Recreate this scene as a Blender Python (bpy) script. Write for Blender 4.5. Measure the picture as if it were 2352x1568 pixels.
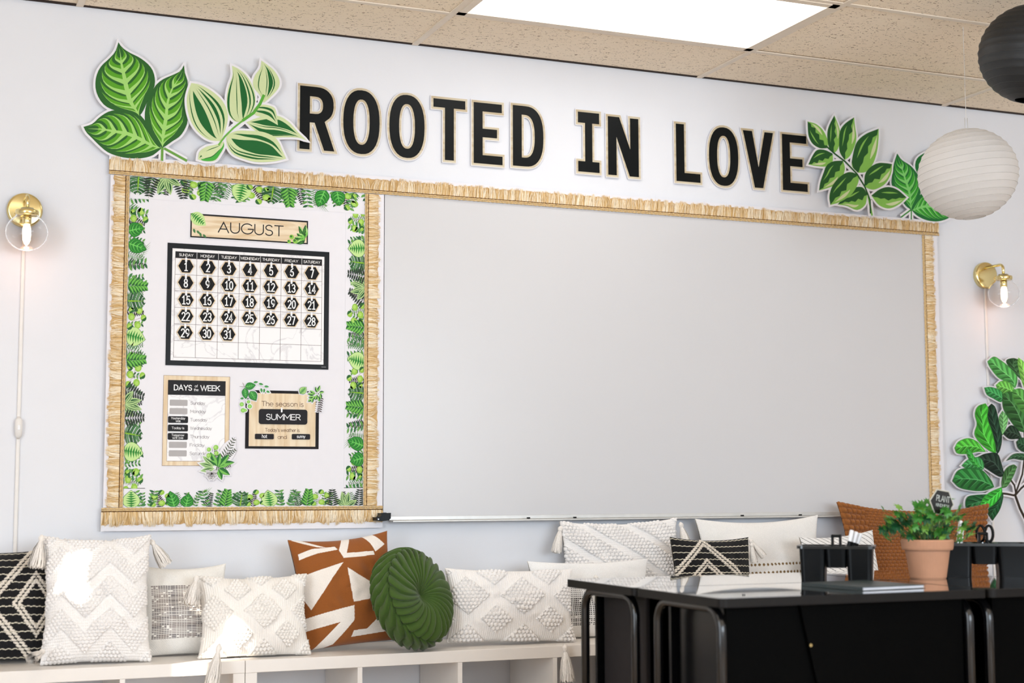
import bpy, bmesh, math, random
import numpy as np
from mathutils import Vector, Matrix
from mathutils.geometry import tessellate_polygon

for _o in list(bpy.data.objects):
    bpy.data.objects.remove(_o)
random.seed(7)
np.random.seed(7)
SC = bpy.context.scene
C = SC.collection
PI = math.pi

# ------------------------------------------------------------------ camera
CAM = (0.18313, -5.28202, 0.96441)
YAW, PITCH, ROLL, FPX = 0.395702, 0.0964765, -0.0030754, 3488.065


def cam_basis():
    cy, sy, cp, sp = math.cos(YAW), math.sin(YAW), math.cos(PITCH), math.sin(PITCH)
    f = Vector((sy * cp, cy * cp, sp))
    r = Vector((cy, -sy, 0))
    u = r.cross(f)
    c, s = math.cos(ROLL), math.sin(ROLL)
    return c * r + s * u, -s * r + c * u, f


CR, CU, CF = cam_basis()
cam_data = bpy.data.cameras.new('camera')
cam = bpy.data.objects.new('camera', cam_data)
C.objects.link(cam)
_m = Matrix((CR, CU, -CF)).transposed().to_4x4()
_m.translation = Vector(CAM)
cam.matrix_world = _m
cam_data.sensor_width = 36.0
cam_data.lens = FPX / 2352 * 36.0
cam_data.clip_start = 0.05
cam_data.dof.use_dof = True
cam_data.dof.focus_distance = 5.55
cam_data.dof.aperture_fstop = 2.6
SC.camera = cam

# ------------------------------------------------------------------ view, world, sun, large lights
SC.view_settings.view_transform = 'Standard'
SC.view_settings.look = 'None'
SC.view_settings.exposure = 0.68
SC.view_settings.gamma = 1.0
SC.view_settings.use_curve_mapping = False
SC.cycles.use_denoising = True
SC.cycles.max_bounces = 10
SC.cycles.diffuse_bounces = 5
SC.cycles.glossy_bounces = 4
SC.cycles.transmission_bounces = 8
SC.cycles.caustics_reflective = False
SC.cycles.caustics_refractive = False
SC.cycles.sample_clamp_indirect = 4.0

world = bpy.data.worlds.new('daylight')
SC.world = world
world.use_nodes = True
world.node_tree.nodes['Background'].inputs[0].default_value = (0.80, 0.90, 1.0, 1)
world.node_tree.nodes['Background'].inputs[1].default_value = 1.2

SUN_DIR = Vector((0.72, 0.52, -0.46)).normalized()
sun_data = bpy.data.lights.new('sun', 'SUN')
sun_data.energy = 12.0
sun_data.angle = math.radians(0.35)
sun_data.color = (1.0, 0.90, 0.76)
sun = bpy.data.objects.new('sun', sun_data)
C.objects.link(sun)
sun.rotation_euler = SUN_DIR.to_track_quat('-Z', 'Y').to_euler()
sun.location = (-6, -6, 5)


def area_light(name, loc, direction, sx, sy, power, color):
    d = bpy.data.lights.new(name, 'AREA')
    d.shape = 'RECTANGLE'
    d.size, d.size_y, d.energy, d.color = sx, sy, power, color
    o = bpy.data.objects.new(name, d)
    C.objects.link(o)
    o.location = loc
    o.rotation_euler = Vector(direction).to_track_quat('-Z', 'Z').to_euler()
    return o


# daylight entering through the room's windows (left wall and the wall behind the camera)
area_light('window_daylight', (-1.52, -3.95, 1.45), (1, 0.12, -0.02), 2.5, 1.5, 62, (0.745, 0.872, 1.0))
area_light('window_daylight', (3.3, -7.1, 1.5), (0.05, 1, 0), 5.4, 1.5, 146, (0.755, 0.877, 1.0))

# ------------------------------------------------------------------ helpers


def lin(c):
    return tuple(((v / 255) / 12.92 if v / 255 <= 0.04045 else ((v / 255 + 0.055) / 1.055) ** 2.4) for v in c)


def ray(px, py):
    return CR * ((px - 1176) / FPX) + CU * (-(py - 784) / FPX) + CF


def at_y(px, py, y):
    d = ray(px, py)
    return Vector(CAM) + d * ((y - CAM[1]) / d.y)


def at_z(px, py, z):
    d = ray(px, py)
    return Vector(CAM) + d * ((z - CAM[2]) / d.z)


def zoomer(x0, y0, s, y):
    """crop coordinates -> (x, z) on the plane at depth y"""
    def f(zx, zy):
        p = at_y(x0 + zx / s, y0 + zy / s, y)
        return (p.x, p.z)
    return f


def tag(o, label=None, cat=None, group=None, kind=None):
    if label: o['label'] = label
    if cat: o['category'] = cat
    if group: o['group'] = group
    if kind: o['kind'] = kind
    return o


def thing(name, loc, label, cat, group=None, rot=None):
    o = bpy.data.objects.new(name, None)
    o.empty_display_size = 0.05
    C.objects.link(o)
    o.location = loc
    if rot is not None:
        o.rotation_euler = rot
    return tag(o, label, cat, group)


def link(name, me, mat, parent=None, world=True):
    o = bpy.data.objects.new(name, me)
    C.objects.link(o)
    if mat is not None and len(me.materials) == 0:
        me.materials.append(mat)
    if parent is not None:
        o.parent = parent
        if world:
            off = parent.location.copy()
            p = parent.parent
            while p is not None:
                off += p.location
                p = p.parent
            me.transform(Matrix.Translation(-off))
    return o


def share(name, src, parent=None, loc=None, rot=None):
    o = src.copy()
    o.name = name
    C.objects.link(o)
    if parent is not None:
        o.parent = parent
    if loc is not None:
        o.location = loc
    if rot is not None:
        o.rotation_euler = rot
    return o


class MB:
    def __init__(s):
        s.v, s.f, s.c = [], [], []

    def add(s, vs, fs, col=(255, 255, 255)):
        b = len(s.v)
        s.v += [tuple(v) for v in vs]
        s.f += [tuple(b + i for i in f) for f in fs]
        lc = lin(col)
        s.c += [lc] * len(vs)
        return s

    def box(s, x0, x1, y0, y1, z0, z1, col=(255, 255, 255)):
        vs = [(x, y, z) for x in (x0, x1) for y in (y0, y1) for z in (z0, z1)]
        return s.add(vs, [(0, 1, 3, 2), (4, 6, 7, 5), (0, 4, 5, 1), (2, 3, 7, 6), (0, 2, 6, 4), (1, 5, 7, 3)], col)

    def tube(s, pts, r, n=8, col=(255, 255, 255), caps=True):
        pts = [Vector(p) for p in pts]
        rs = r if isinstance(r, (list, tuple)) else [r] * len(pts)
        rings = []
        prev = None
        for i, p in enumerate(pts):
            d = (pts[min(i + 1, len(pts) - 1)] - pts[max(i - 1, 0)]).normalized()
            if prev is None:
                a = d.orthogonal().normalized()
            else:
                a = (prev - d * prev.dot(d))
                a = a.normalized() if a.length > 1e-6 else d.orthogonal().normalized()
            prev = a
            b = d.cross(a)
            rings.append([p + (a * math.cos(2 * PI * k / n) + b * math.sin(2 * PI * k / n)) * rs[i] for k in range(n)])
        vs = [v for rg in rings for v in rg]
        fs = [(i * n + k, i * n + (k + 1) % n, (i + 1) * n + (k + 1) % n, (i + 1) * n + k) for i in range(len(pts) - 1) for k in range(n)]
        if caps:
            fs += [tuple(range(n - 1, -1, -1)), tuple((len(pts) - 1) * n + k for k in range(n))]
        return s.add(vs, fs, col)

    def lathe(s, prof, n=24, o=(0, 0, 0), axis='z', col=(255, 255, 255)):
        vs, fs = [], []
        for (r, h) in prof:
            for k in range(n):
                a = 2 * PI * k / n
                if axis == 'z':
                    vs.append((o[0] + r * math.cos(a), o[1] + r * math.sin(a), o[2] + h))
                else:
                    vs.append((o[0] + r * math.cos(a), o[1] + h, o[2] + r * math.sin(a)))
        for i in range(len(prof) - 1):
            for k in range(n):
                q = (i * n + k, i * n + (k + 1) % n, (i + 1) * n + (k + 1) % n, (i + 1) * n + k)
                fs.append(q if axis == 'z' else q[::-1])
        return s.add(vs, fs, col)

    def build(s, name, mat, parent=None, smooth=False, world=True, bevel=0):
        me = bpy.data.meshes.new(name)
        me.from_pydata(s.v, [], s.f)
        ca = me.color_attributes.new('Col', 'FLOAT_COLOR', 'POINT')
        a = np.ones((len(s.v), 4), np.float32)
        a[:, :3] = np.array(s.c, np.float32)
        ca.data.foreach_set('color', a.ravel())
        if smooth:
            me.polygons.foreach_set('use_smooth', [True] * len(me.polygons))
        me.update()
        o = link(name, me, mat, parent, world)
        if bevel:
            m = o.modifiers.new('bevel', 'BEVEL')
            m.width, m.segments, m.limit_method = bevel, 2, 'ANGLE'
        return o


def grid_mesh(name, grids, smooth=True):
    """grids: list of (V[nu,nv,3], Col[nu,nv,3], flip)"""
    me = bpy.data.meshes.new(name)
    Vs, Cs, Fs, b = [], [], [], 0
    for V, K, flip in grids:
        nu, nv = V.shape[:2]
        idx = np.arange(nu * nv).reshape(nu, nv) + b
        q = np.stack([idx[:-1, :-1], idx[1:, :-1], idx[1:, 1:], idx[:-1, 1:]], -1).reshape(-1, 4)
        if flip:
            q = q[:, ::-1]
        Vs.append(V.reshape(-1, 3)); Cs.append(K.reshape(-1, 3)); Fs.append(q)
        b += nu * nv
    V = np.concatenate(Vs).astype(np.float32); K = np.concatenate(Cs); F = np.concatenate(Fs).astype(np.int32)
    me.vertices.add(len(V)); me.vertices.foreach_set('co', V.ravel())
    me.loops.add(F.size); me.loops.foreach_set('vertex_index', F.ravel())
    me.polygons.add(len(F))
    me.polygons.foreach_set('loop_start', np.arange(0, F.size, 4, dtype=np.int32))
    me.polygons.foreach_set('loop_total', np.full(len(F), 4, dtype=np.int32))
    me.polygons.foreach_set('use_smooth', np.full(len(F), smooth))
    ca = me.color_attributes.new('Col', 'FLOAT_COLOR', 'POINT')
    a = np.ones((len(V), 4), np.float32)
    a[:, :3] = K
    ca.data.foreach_set('color', a.ravel())
    me.update(calc_edges=True)
    me.validate()
    return me


# ------------------------------------------------------------------ materials
def nodes_of(m):
    m.use_nodes = True
    nt = m.node_tree
    return nt, nt.nodes, nt.links, nt.nodes['Principled BSDF']


def mat(name, col=(200, 200, 200), rough=0.5, metal=0.0, noise=0.0, nscale=30, bump=0.0, bscale=80, spec=0.5, attr=False, sheen=0.0, coat=0.0, stretch=None):
    m = bpy.data.materials.new(name)
    nt, N, L, P = nodes_of(m)
    P.inputs['Roughness'].default_value = rough
    P.inputs['Metallic'].default_value = metal
    P.inputs['Specular IOR Level'].default_value = spec
    P.inputs['Sheen Weight'].default_value = sheen
    P.inputs['Coat Weight'].default_value = coat
    tc = N.new('ShaderNodeTexCoord')
    if attr:
        src = N.new('ShaderNodeAttribute'); src.attribute_name = 'Col'
        cs = src.outputs['Color']
    else:
        src = N.new('ShaderNodeRGB'); src.outputs[0].default_value = (*lin(col), 1)
        cs = src.outputs[0]
    vec = tc.outputs['Object']
    if stretch:
        mp = N.new('ShaderNodeMapping'); mp.inputs['Scale'].default_value = stretch
        L.new(vec, mp.inputs['Vector']); vec = mp.outputs['Vector']
    if noise:
        nz = N.new('ShaderNodeTexNoise'); nz.inputs['Scale'].default_value = nscale; nz.inputs['Detail'].default_value = 4
        L.new(vec, nz.inputs['Vector'])
        mr = N.new('ShaderNodeMapRange'); mr.inputs[1].default_value = 0.3; mr.inputs[2].default_value = 0.7
        mr.inputs[3].default_value = 1 - noise; mr.inputs[4].default_value = 1 + noise * 0.5
        L.new(nz.outputs['Fac'], mr.inputs[0])
        mx = N.new('ShaderNodeVectorMath'); mx.operation = 'SCALE'
        L.new(cs, mx.inputs[0]); L.new(mr.outputs[0], mx.inputs['Scale'])
        cs = mx.outputs[0]
    L.new(cs, P.inputs['Base Color'])
    if bump:
        nb = N.new('ShaderNodeTexNoise'); nb.inputs['Scale'].default_value = bscale; nb.inputs['Detail'].default_value = 3
        L.new(vec, nb.inputs['Vector'])
        bp = N.new('ShaderNodeBump'); bp.inputs['Strength'].default_value = bump; bp.inputs['Distance'].default_value = 0.002
        L.new(nb.outputs['Fac'], bp.inputs['Height']); L.new(bp.outputs['Normal'], P.inputs['Normal'])
    return m


def wood_mat(name, c1, c2, stretch, rough=0.5):
    m = bpy.data.materials.new(name)
    nt, N, L, P = nodes_of(m)
    P.inputs['Roughness'].default_value = rough
    tc = N.new('ShaderNodeTexCoord'); mp = N.new('ShaderNodeMapping'); mp.inputs['Scale'].default_value = stretch
    L.new(tc.outputs['Object'], mp.inputs['Vector'])
    nz = N.new('ShaderNodeTexNoise'); nz.inputs['Scale'].default_value = 1.0; nz.inputs['Detail'].default_value = 6; nz.inputs['Distortion'].default_value = 0.6
    L.new(mp.outputs['Vector'], nz.inputs['Vector'])
    cr = N.new('ShaderNodeValToRGB')
    cr.color_ramp.elements[0].position = 0.36; cr.color_ramp.elements[0].color = (*lin(c2), 1)
    cr.color_ramp.elements[1].position = 0.60; cr.color_ramp.elements[1].color = (*lin(c1), 1)
    L.new(nz.outputs['Fac'], cr.inputs['Fac']); L.new(cr.outputs['Color'], P.inputs['Base Color'])
    return m


def marble_mat(name):
    m = bpy.data.materials.new(name)
    nt, N, L, P = nodes_of(m)
    P.inputs['Roughness'].default_value = 0.35
    tc = N.new('ShaderNodeTexCoord')
    nz = N.new('ShaderNodeTexNoise'); nz.inputs['Scale'].default_value = 9; nz.inputs['Detail'].default_value = 7; nz.inputs['Distortion'].default_value = 1.2
    L.new(tc.outputs['Object'], nz.inputs['Vector'])
    cr = N.new('ShaderNodeValToRGB')
    e = cr.color_ramp.elements
    e[0].position = 0.475; e[0].color = (*lin((236, 234, 234)), 1)
    e[1].position = 0.525; e[1].color = (*lin((236, 234, 234)), 1)
    k = e.new(0.5); k.color = (*lin((214, 211, 213)), 1)
    L.new(nz.outputs['Fac'], cr.inputs['Fac']); L.new(cr.outputs['Color'], P.inputs['Base Color'])
    return m


def ceiling_mat():
    m = bpy.data.materials.new('fissured_ceiling_tile')
    nt, N, L, P = nodes_of(m)
    P.inputs['Roughness'].default_value = 0.9
    tc = N.new('ShaderNodeTexCoord'); oi = N.new('ShaderNodeObjectInfo')
    add = N.new('ShaderNodeVectorMath'); add.operation = 'ADD'
    L.new(tc.outputs['Object'], add.inputs[0]); L.new(oi.outputs['Location'], add.inputs[1])
    mp = N.new('ShaderNodeMapping'); mp.inputs['Scale'].default_value = (1.0, 1.7, 1.0); mp.inputs['Rotation'].default_value = (0, 0, 0.7)
    L.new(add.outputs[0], mp.inputs['Vector'])
    nz = N.new('ShaderNodeTexNoise'); nz.inputs['Scale'].default_value = 62; nz.inputs['Detail'].default_value = 2; nz.inputs['Distortion'].default_value = 1.4
    L.new(mp.outputs['Vector'], nz.inputs['Vector'])
    cr = N.new('ShaderNodeValToRGB')
    cr.color_ramp.elements[0].position = 0.335; cr.color_ramp.elements[0].color = (*lin((150, 122, 94)), 1)
    cr.color_ramp.elements[1].position = 0.375; cr.color_ramp.elements[1].color = (*lin((251, 234, 210)), 1)
    L.new(nz.outputs['Fac'], cr.inputs['Fac']); L.new(cr.outputs['Color'], P.inputs['Base Color'])
    bp = N.new('ShaderNodeBump'); bp.inputs['Strength'].default_value = 0.6; bp.inputs['Distance'].default_value = 0.003
    L.new(nz.outputs['Fac'], bp.inputs['Height']); L.new(bp.outputs['Normal'], P.inputs['Normal'])
    return m


def emit_mat(name, col, strength):
    m = bpy.data.materials.new(name)
    nt, N, L, P = nodes_of(m)
    P.inputs['Base Color'].default_value = (*lin(col), 1)
    P.inputs['Emission Color'].default_value = (*lin(col), 1)
    P.inputs['Emission Strength'].default_value = strength
    nz = N.new('ShaderNodeTexNoise'); nz.inputs['Scale'].default_value = 300
    bp = N.new('ShaderNodeBump'); bp.inputs['Strength'].default_value = 0.1
    L.new(nz.outputs['Fac'], bp.inputs['Height']); L.new(bp.outputs['Normal'], P.inputs['Normal'])
    return m


def glass_mat(name):
    m = bpy.data.materials.new(name)
    nt, N, L, P = nodes_of(m)
    P.inputs['Base Color'].default_value = (1, 1, 1, 1)
    P.inputs['Roughness'].default_value = 0.02
    P.inputs['IOR'].default_value = 1.05
    P.inputs['Transmission Weight'].default_value = 1.0
    P.inputs['Coat Weight'].default_value = 0.35
    P.inputs['Coat Roughness'].default_value = 0.03
    return m


def fabric_mat(name, bump=0.5, scale=(260, 260, 260), sheen=0.2, rough=0.9, tint=None):
    """colour from the Col attribute, woven relief from crossed waves"""
    m = bpy.data.materials.new(name)
    nt, N, L, P = nodes_of(m)
    P.inputs['Roughness'].default_value = rough
    P.inputs['Sheen Weight'].default_value = sheen
    P.inputs['Specular IOR Level'].default_value = 0.2
    at = N.new('ShaderNodeAttribute'); at.attribute_name = 'Col'
    tc = N.new('ShaderNodeTexCoord')
    nz = N.new('ShaderNodeTexNoise'); nz.inputs['Scale'].default_value = 420; nz.inputs['Detail'].default_value = 2
    L.new(tc.outputs['Object'], nz.inputs['Vector'])
    mr = N.new('ShaderNodeMapRange'); mr.inputs[1].default_value = .3; mr.inputs[2].default_value = .7; mr.inputs[3].default_value = .93; mr.inputs[4].default_value = 1.05
    L.new(nz.outputs['Fac'], mr.inputs[0])
    mx = N.new('ShaderNodeVectorMath'); mx.operation = 'SCALE'
    L.new(at.outputs['Color'], mx.inputs[0]); L.new(mr.outputs[0], mx.inputs['Scale'])
    L.new(mx.outputs[0], P.inputs['Base Color'])
    bp = N.new('ShaderNodeBump'); bp.inputs['Strength'].default_value = bump; bp.inputs['Distance'].default_value = 0.002
    L.new(nz.outputs['Fac'], bp.inputs['Height']); L.new(bp.outputs['Normal'], P.inputs['Normal'])
    return m


M = {}
M['wall'] = mat('painted_wall', (229, 230, 235), 0.75, noise=0.012, nscale=6, bump=0.08, bscale=220)
M['tile'] = ceiling_mat()
M['grid'] = mat('ceiling_grid_metal', (236, 222, 204), 0.5, noise=0.04)
M['dark_gap'] = mat('dark_joint', (45, 32, 26), 0.9, noise=0.2)
M['floor'] = wood_mat('floor_planks', (206, 184, 160), (176, 152, 128), (2, 30, 2), 0.4)
M['panel'] = emit_mat('light_diffuser', (255, 253, 250), 2.2)
M['paper'] = mat('white_paper', (232, 230, 235), 0.6, noise=0.01, bump=0.05)
M['print'] = mat('printed_card', attr=True, rough=0.5, noise=0.02, nscale=60, spec=0.2)
M['gloss_print'] = mat('laminated_print', attr=True, rough=0.34, noise=0.05, nscale=25, bump=0.06, bscale=9, spec=0.14)
M['letter_wood'] = wood_mat('letter_wood_print', (208, 197, 172), (188, 170, 138), (3, 40, 40), 0.45)
M['sign_wood'] = wood_mat('sign_wood_print', (234, 216, 186), (214, 184, 142), (8, 40, 60), 0.5)
M['sign_wood_v'] = wood_mat('sign_wood_print_upright', (234, 216, 186), (216, 188, 148), (45, 40, 4), 0.5)
M['marble'] = marble_mat('marble_print')
M['whiteboard'] = mat('whiteboard_enamel', (208, 207, 209), 0.28, noise=0.006, nscale=3)
M['alu'] = mat('aluminium', (214, 213, 210), 0.4, 0.5, noise=0.05)
M['black_plastic'] = mat('black_plastic', (9, 10, 11), 0.35, noise=0.1, spec=.16)
M['fringe'] = mat('jute_fringe', attr=True, rough=0.8, noise=0.08, nscale=90)
M['jute'] = mat('jute_braid', (222, 190, 138), 0.85, noise=0.25, nscale=220, bump=0.5, bscale=400)
M['shelf'] = mat('white_laminate', (238, 232, 226), 0.4, noise=0.01)
M['fabric'] = fabric_mat('woven_fabric')
M['knit'] = fabric_mat('knitted_fabric', bump=0.35)
M['velvet'] = fabric_mat('velvet', bump=0.12, sheen=0.22, rough=0.75)
M['tube'] = mat('black_gloss_tube', (8, 8, 9), 0.16, noise=0.1, spec=.6)
M['yarn'] = mat('tassel_yarn', (242, 236, 229), 0.9, noise=0.1, nscale=200, sheen=0.2)
M['brass'] = mat('polished_brass', (228, 210, 152), 0.2, 1.0, noise=0.04)
M['glass'] = glass_mat('clear_glass')
M['filament'] = emit_mat('glowing_bulb', (255, 222, 170), 9.0)
M['cord'] = mat('white_cable', (234, 230, 226), 0.5, noise=0.02)
M['lantern'] = mat('white_rice_paper', (240, 237, 235), 0.8, noise=0.03, nscale=14, bump=0.15, bscale=60)
_nt = M['lantern'].node_tree
_tr = _nt.nodes.new('ShaderNodeBsdfTranslucent'); _tr.inputs[0].default_value = (0.86, 0.84, 0.82, 1)
_mx = _nt.nodes.new('ShaderNodeMixShader'); _mx.inputs[0].default_value = 0.45
_nt.links.new(_nt.nodes['Principled BSDF'].outputs[0], _mx.inputs[1]); _nt.links.new(_tr.outputs[0], _mx.inputs[2])
_nt.links.new(_mx.outputs[0], _nt.nodes['Material Output'].inputs['Surface'])
M['lantern_black'] = mat('black_rice_paper', (30, 32, 34), 0.55, noise=0.25, nscale=18, bump=0.3, bscale=60)
M['wire'] = mat('lantern_wire', (196, 192, 186), 0.6, noise=0.05)
M['wire_black'] = mat('lantern_wire_black', (42, 44, 45), 0.5, noise=0.1)
M['desk'] = mat('black_desk_laminate', (10, 9, 9), 0.025, noise=0.1, spec=0.5, coat=1.0)
M['desk_edge'] = mat('black_desk_edge', (22, 20, 19), 0.45, noise=0.1, spec=.15)
M['desk_frame'] = mat('black_steel_tube', (8, 8, 9), 0.22, noise=0.1, spec=.16)
M['desk_panel'] = mat('panel_reflection_grey', (40, 37, 38), 0.5, noise=0.1, spec=.1)
M['terracotta'] = mat('terracotta', (204, 150, 118), 0.85, noise=0.12, nscale=12, bump=0.2)
M['soil'] = mat('potting_soil', (46, 34, 26), 0.95, noise=0.4, nscale=80, bump=0.6)
M['ivy'] = mat('ivy_leaf', (70, 140, 52), 0.5, noise=0.25, nscale=40)
M['ivy_dark'] = mat('ivy_leaf_dark', (30, 92, 50), 0.5, noise=0.25, nscale=40)
M['ivy_light'] = mat('ivy_leaf_light', (128, 182, 74), 0.5, noise=0.25, nscale=40)
M['stem'] = mat('plant_stem', (84, 110, 56), 0.7, noise=0.2)
M['steel'] = mat('brushed_steel', (190, 190, 192), 0.3, 0.9, noise=0.05)
M['white_plastic'] = mat('white_plastic', (238, 238, 240), 0.35, noise=0.02)
M['book_cover'] = mat('dark_green_book_cover', (46, 58, 60), 0.35, noise=0.08)
M['page'] = mat('paper_pages', (226, 226, 232), 0.7, noise=0.03)
M['window_frame'] = mat('window_frame_paint', (232, 230, 226), 0.45, noise=0.02)

# ------------------------------------------------------------------ flat print drawing (vector shapes -> thin geometry)
def area2(p):
    return sum(p[i][0] * p[(i + 1) % len(p)][1] - p[(i + 1) % len(p)][0] * p[i][1] for i in range(len(p)))


def offset_poly(p, d):
    """outward for d > 0, mitred"""
    n = len(p)
    sgn = 1 if area2(p) > 0 else -1
    out = []
    for i in range(n):
        a, b, c = Vector(p[i - 1]), Vector(p[i]), Vector(p[(i + 1) % n])
        e1, e2 = (b - a), (c - b)
        if e1.length < 1e-7 or e2.length < 1e-7:
            e1 = e1 if e1.length > 1e-7 else e2
            e2 = e2 if e2.length > 1e-7 else e1
        e1.normalize(); e2.normalize()
        n1, n2 = Vector((e1.y, -e1.x)) * sgn, Vector((e2.y, -e2.x)) * sgn
        m = n1 + n2
        if m.length < 1e-6:
            m = n1
        m.normalize()
        k = max(m.dot(n1), 0.45)
        q = b + m * (d / k)
        out.append((q.x, q.y))
    # an edge that turned round in the offset collapses to one point
    for i in range(n):
        j = (i + 1) % n
        o, w = Vector(p[j]) - Vector(p[i]), Vector(out[j]) - Vector(out[i])
        if o.dot(w) < 0:
            m = (Vector(out[i]) + Vector(out[j])) / 2
            a0, a1, b0, b1 = Vector(out[i - 1]), Vector(out[i]), Vector(out[j]), Vector(out[(j + 1) % n])
            da, db = a1 - a0, b1 - b0
            den = da.x * db.y - da.y * db.x
            if abs(den) > 1e-12:
                k = ((b0.x - a0.x) * db.y - (b0.y - a0.y) * db.x) / den
                x = a0 + da * k
                if (x - m).length < 0.05:
                    m = x
            out[i] = out[j] = (m.x, m.y)
    return out


def catmull(pts, n):
    P = [Vector(p) for p in pts]
    P = [P[0] * 2 - P[1]] + P + [P[-1] * 2 - P[-2]]
    dense = []
    for i in range(1, len(P) - 2):
        for k in range(8):
            t = k / 8
            p0, p1, p2, p3 = P[i - 1:i + 3]
            dense.append(0.5 * ((2 * p1) + (p2 - p0) * t + (2 * p0 - 5 * p1 + 4 * p2 - p3) * t * t + (3 * p1 - p0 - 3 * p2 + p3) * t ** 3))
    dense.append(P[-2])
    L = [0]
    for i in range(1, len(dense)):
        L.append(L[-1] + (dense[i] - dense[i - 1]).length)
    out, j = [], 0
    for k in range(n):
        s = L[-1] * k / (n - 1)
        while j < len(L) - 2 and L[j + 1] < s:
            j += 1
        t = (s - L[j]) / max(L[j + 1] - L[j], 1e-9)
        out.append(tuple(dense[j].lerp(dense[j + 1], min(max(t, 0), 1))))
    return out


class Art:
    """polygons in the wall plane (x, z) stacked towards the viewer"""

    def __init__(s, y, step=0.00012):
        s.y, s.step, s.mb, s.T, s.k, s.m = y, step, MB(), None, 0, max(2, int(step / 1.05e-5))

    def tr(s, p):
        return s.T(*p) if s.T else (p[0], p[1])

    def poly(s, loops, col, lev=0):
        if not isinstance(loops[0][0], (tuple, list, Vector)):
            loops = [loops]
        loops = [[s.tr(p) for p in lp] for lp in loops]
        flat = [p for lp in loops for p in lp]
        tris = tessellate_polygon([[Vector((p[0], p[1], 0)) for p in lp] for lp in loops])
        y = s.y - lev * s.step - (s.k % s.m) * 9e-6
        s.k += 1
        fs = []
        for t in tris:
            a, b, c = (flat[i] for i in t)
            ar = (b[0] - a[0]) * (c[1] - a[1]) - (c[0] - a[0]) * (b[1] - a[1])
            if abs(ar) < 1e-12:
                continue
            fs.append(tuple(t) if ar > 0 else tuple(reversed(t)))
        s.mb.add([(p[0], y, p[1]) for p in flat], fs, col)

    def rect(s, x0, x1, z0, z1, col, lev=0):
        s.poly([(x0, z0), (x1, z0), (x1, z1), (x0, z1)], col, lev)

    def quad(s, pts, col, lev=0):
        s.poly(pts, col, lev)

    def disc(s, c, r, col, lev=0, n=14, ry=None):
        s.poly([(c[0] + r * math.cos(2 * PI * k / n), c[1] + (ry or r) * math.sin(2 * PI * k / n)) for k in range(n)], col, lev)

    def line(s, pts, w, col, lev=0, taper=False, joints=True):
        """one mitred ribbon, so nothing overlaps in its own plane"""
        P = [Vector(s.tr(p)) for p in pts]
        P = [p for i, p in enumerate(P) if i == 0 or (p - P[i - 1]).length > 1e-7]
        n = len(P)
        if n < 2:
            return
        closed = n > 3 and (P[0] - P[-1]).length < 1e-5
        y = s.y - lev * s.step - (s.k % s.m) * 9e-6
        s.k += 1
        vs, fs = [], []
        for i in range(n):
            if closed and i in (0, n - 1):
                d1, d2 = (P[-1] - P[-2]).normalized(), (P[1] - P[0]).normalized()
            else:
                d1 = (P[i] - P[i - 1]).normalized() if i else (P[1] - P[0]).normalized()
                d2 = (P[i + 1] - P[i]).normalized() if i < n - 1 else d1
            m = d1 + d2
            m = m.normalized() if m.length > 1e-4 else d1
            nn = Vector((-m.y, m.x))
            k = max(abs(nn.dot(Vector((-d1.y, d1.x)))), .42)
            ww = w / 2 / k * ((1 - .85 * i / (n - 1)) if taper else 1)
            q = P[i].copy()
            if not closed and not taper:
                if i == 0: q = q - d2 * w * .35
                if i == n - 1: q = q + d1 * w * .35
            vs += [q + nn * ww, q - nn * ww]
        for i in range(n - 1):
            fs.append((2 * i, 2 * i + 1, 2 * i + 3, 2 * i + 2))
        s.mb.add([(v.x, y, v.y) for v in vs], fs, col)

    def build(s, name, m, parent):
        return s.mb.build(name, m, parent)


def card(mb, outline, y0, y1, col=(243, 241, 243), holes=()):
    """extruded plate from an outline in (x, z); plates in one mesh step by a hair"""
    y0 = y0 - (len(mb.f) * 7 % 11) * 1.3e-5
    loops = [outline] + list(holes)
    flat = [p for lp in loops for p in lp]
    tris = tessellate_polygon([[Vector((p[0], p[1], 0)) for p in lp] for lp in loops])
    n = len(flat)
    vs = [(p[0], y0, p[1]) for p in flat] + [(p[0], y1, p[1]) for p in flat]
    fs = []
    for t in tris:
        a, b, c = (flat[i] for i in t)
        ar = (b[0] - a[0]) * (c[1] - a[1]) - (c[0] - a[0]) * (b[1] - a[1])
        if abs(ar) < 1e-12:
            continue
        t = tuple(t) if ar > 0 else tuple(reversed(t))
        fs.append(t)
        fs.append(tuple(i + n for i in reversed(t)))
    b = 0
    for lp in loops:
        k = len(lp)
        for i in range(k):
            fs.append((b + i, b + (i + 1) % k, n + b + (i + 1) % k, n + b + i))
        b += k
    mb.add(vs, fs, col)


def rrect(x0, x1, z0, z1, r, n=5):
    out = []
    for cx, cz, a in ((x1 - r, z1 - r, 0), (x0 + r, z1 - r, 90), (x0 + r, z0 + r, 180), (x1 - r, z0 + r, 270)):
        for k in range(n + 1):
            t = math.radians(a + 90 * k / n)
            out.append((cx + r * math.cos(t), cz + r * math.sin(t)))
    return out


# ------------------------------------------------------------------ single-line alphabet
def arc(cx, cy, rx, ry, a0, a1, n=12):
    return [(cx + rx * math.cos(math.radians(a0 + (a1 - a0) * k / n)), cy + ry * math.sin(math.radians(a0 + (a1 - a0) * k / n))) for k in range(n + 1)]


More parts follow.
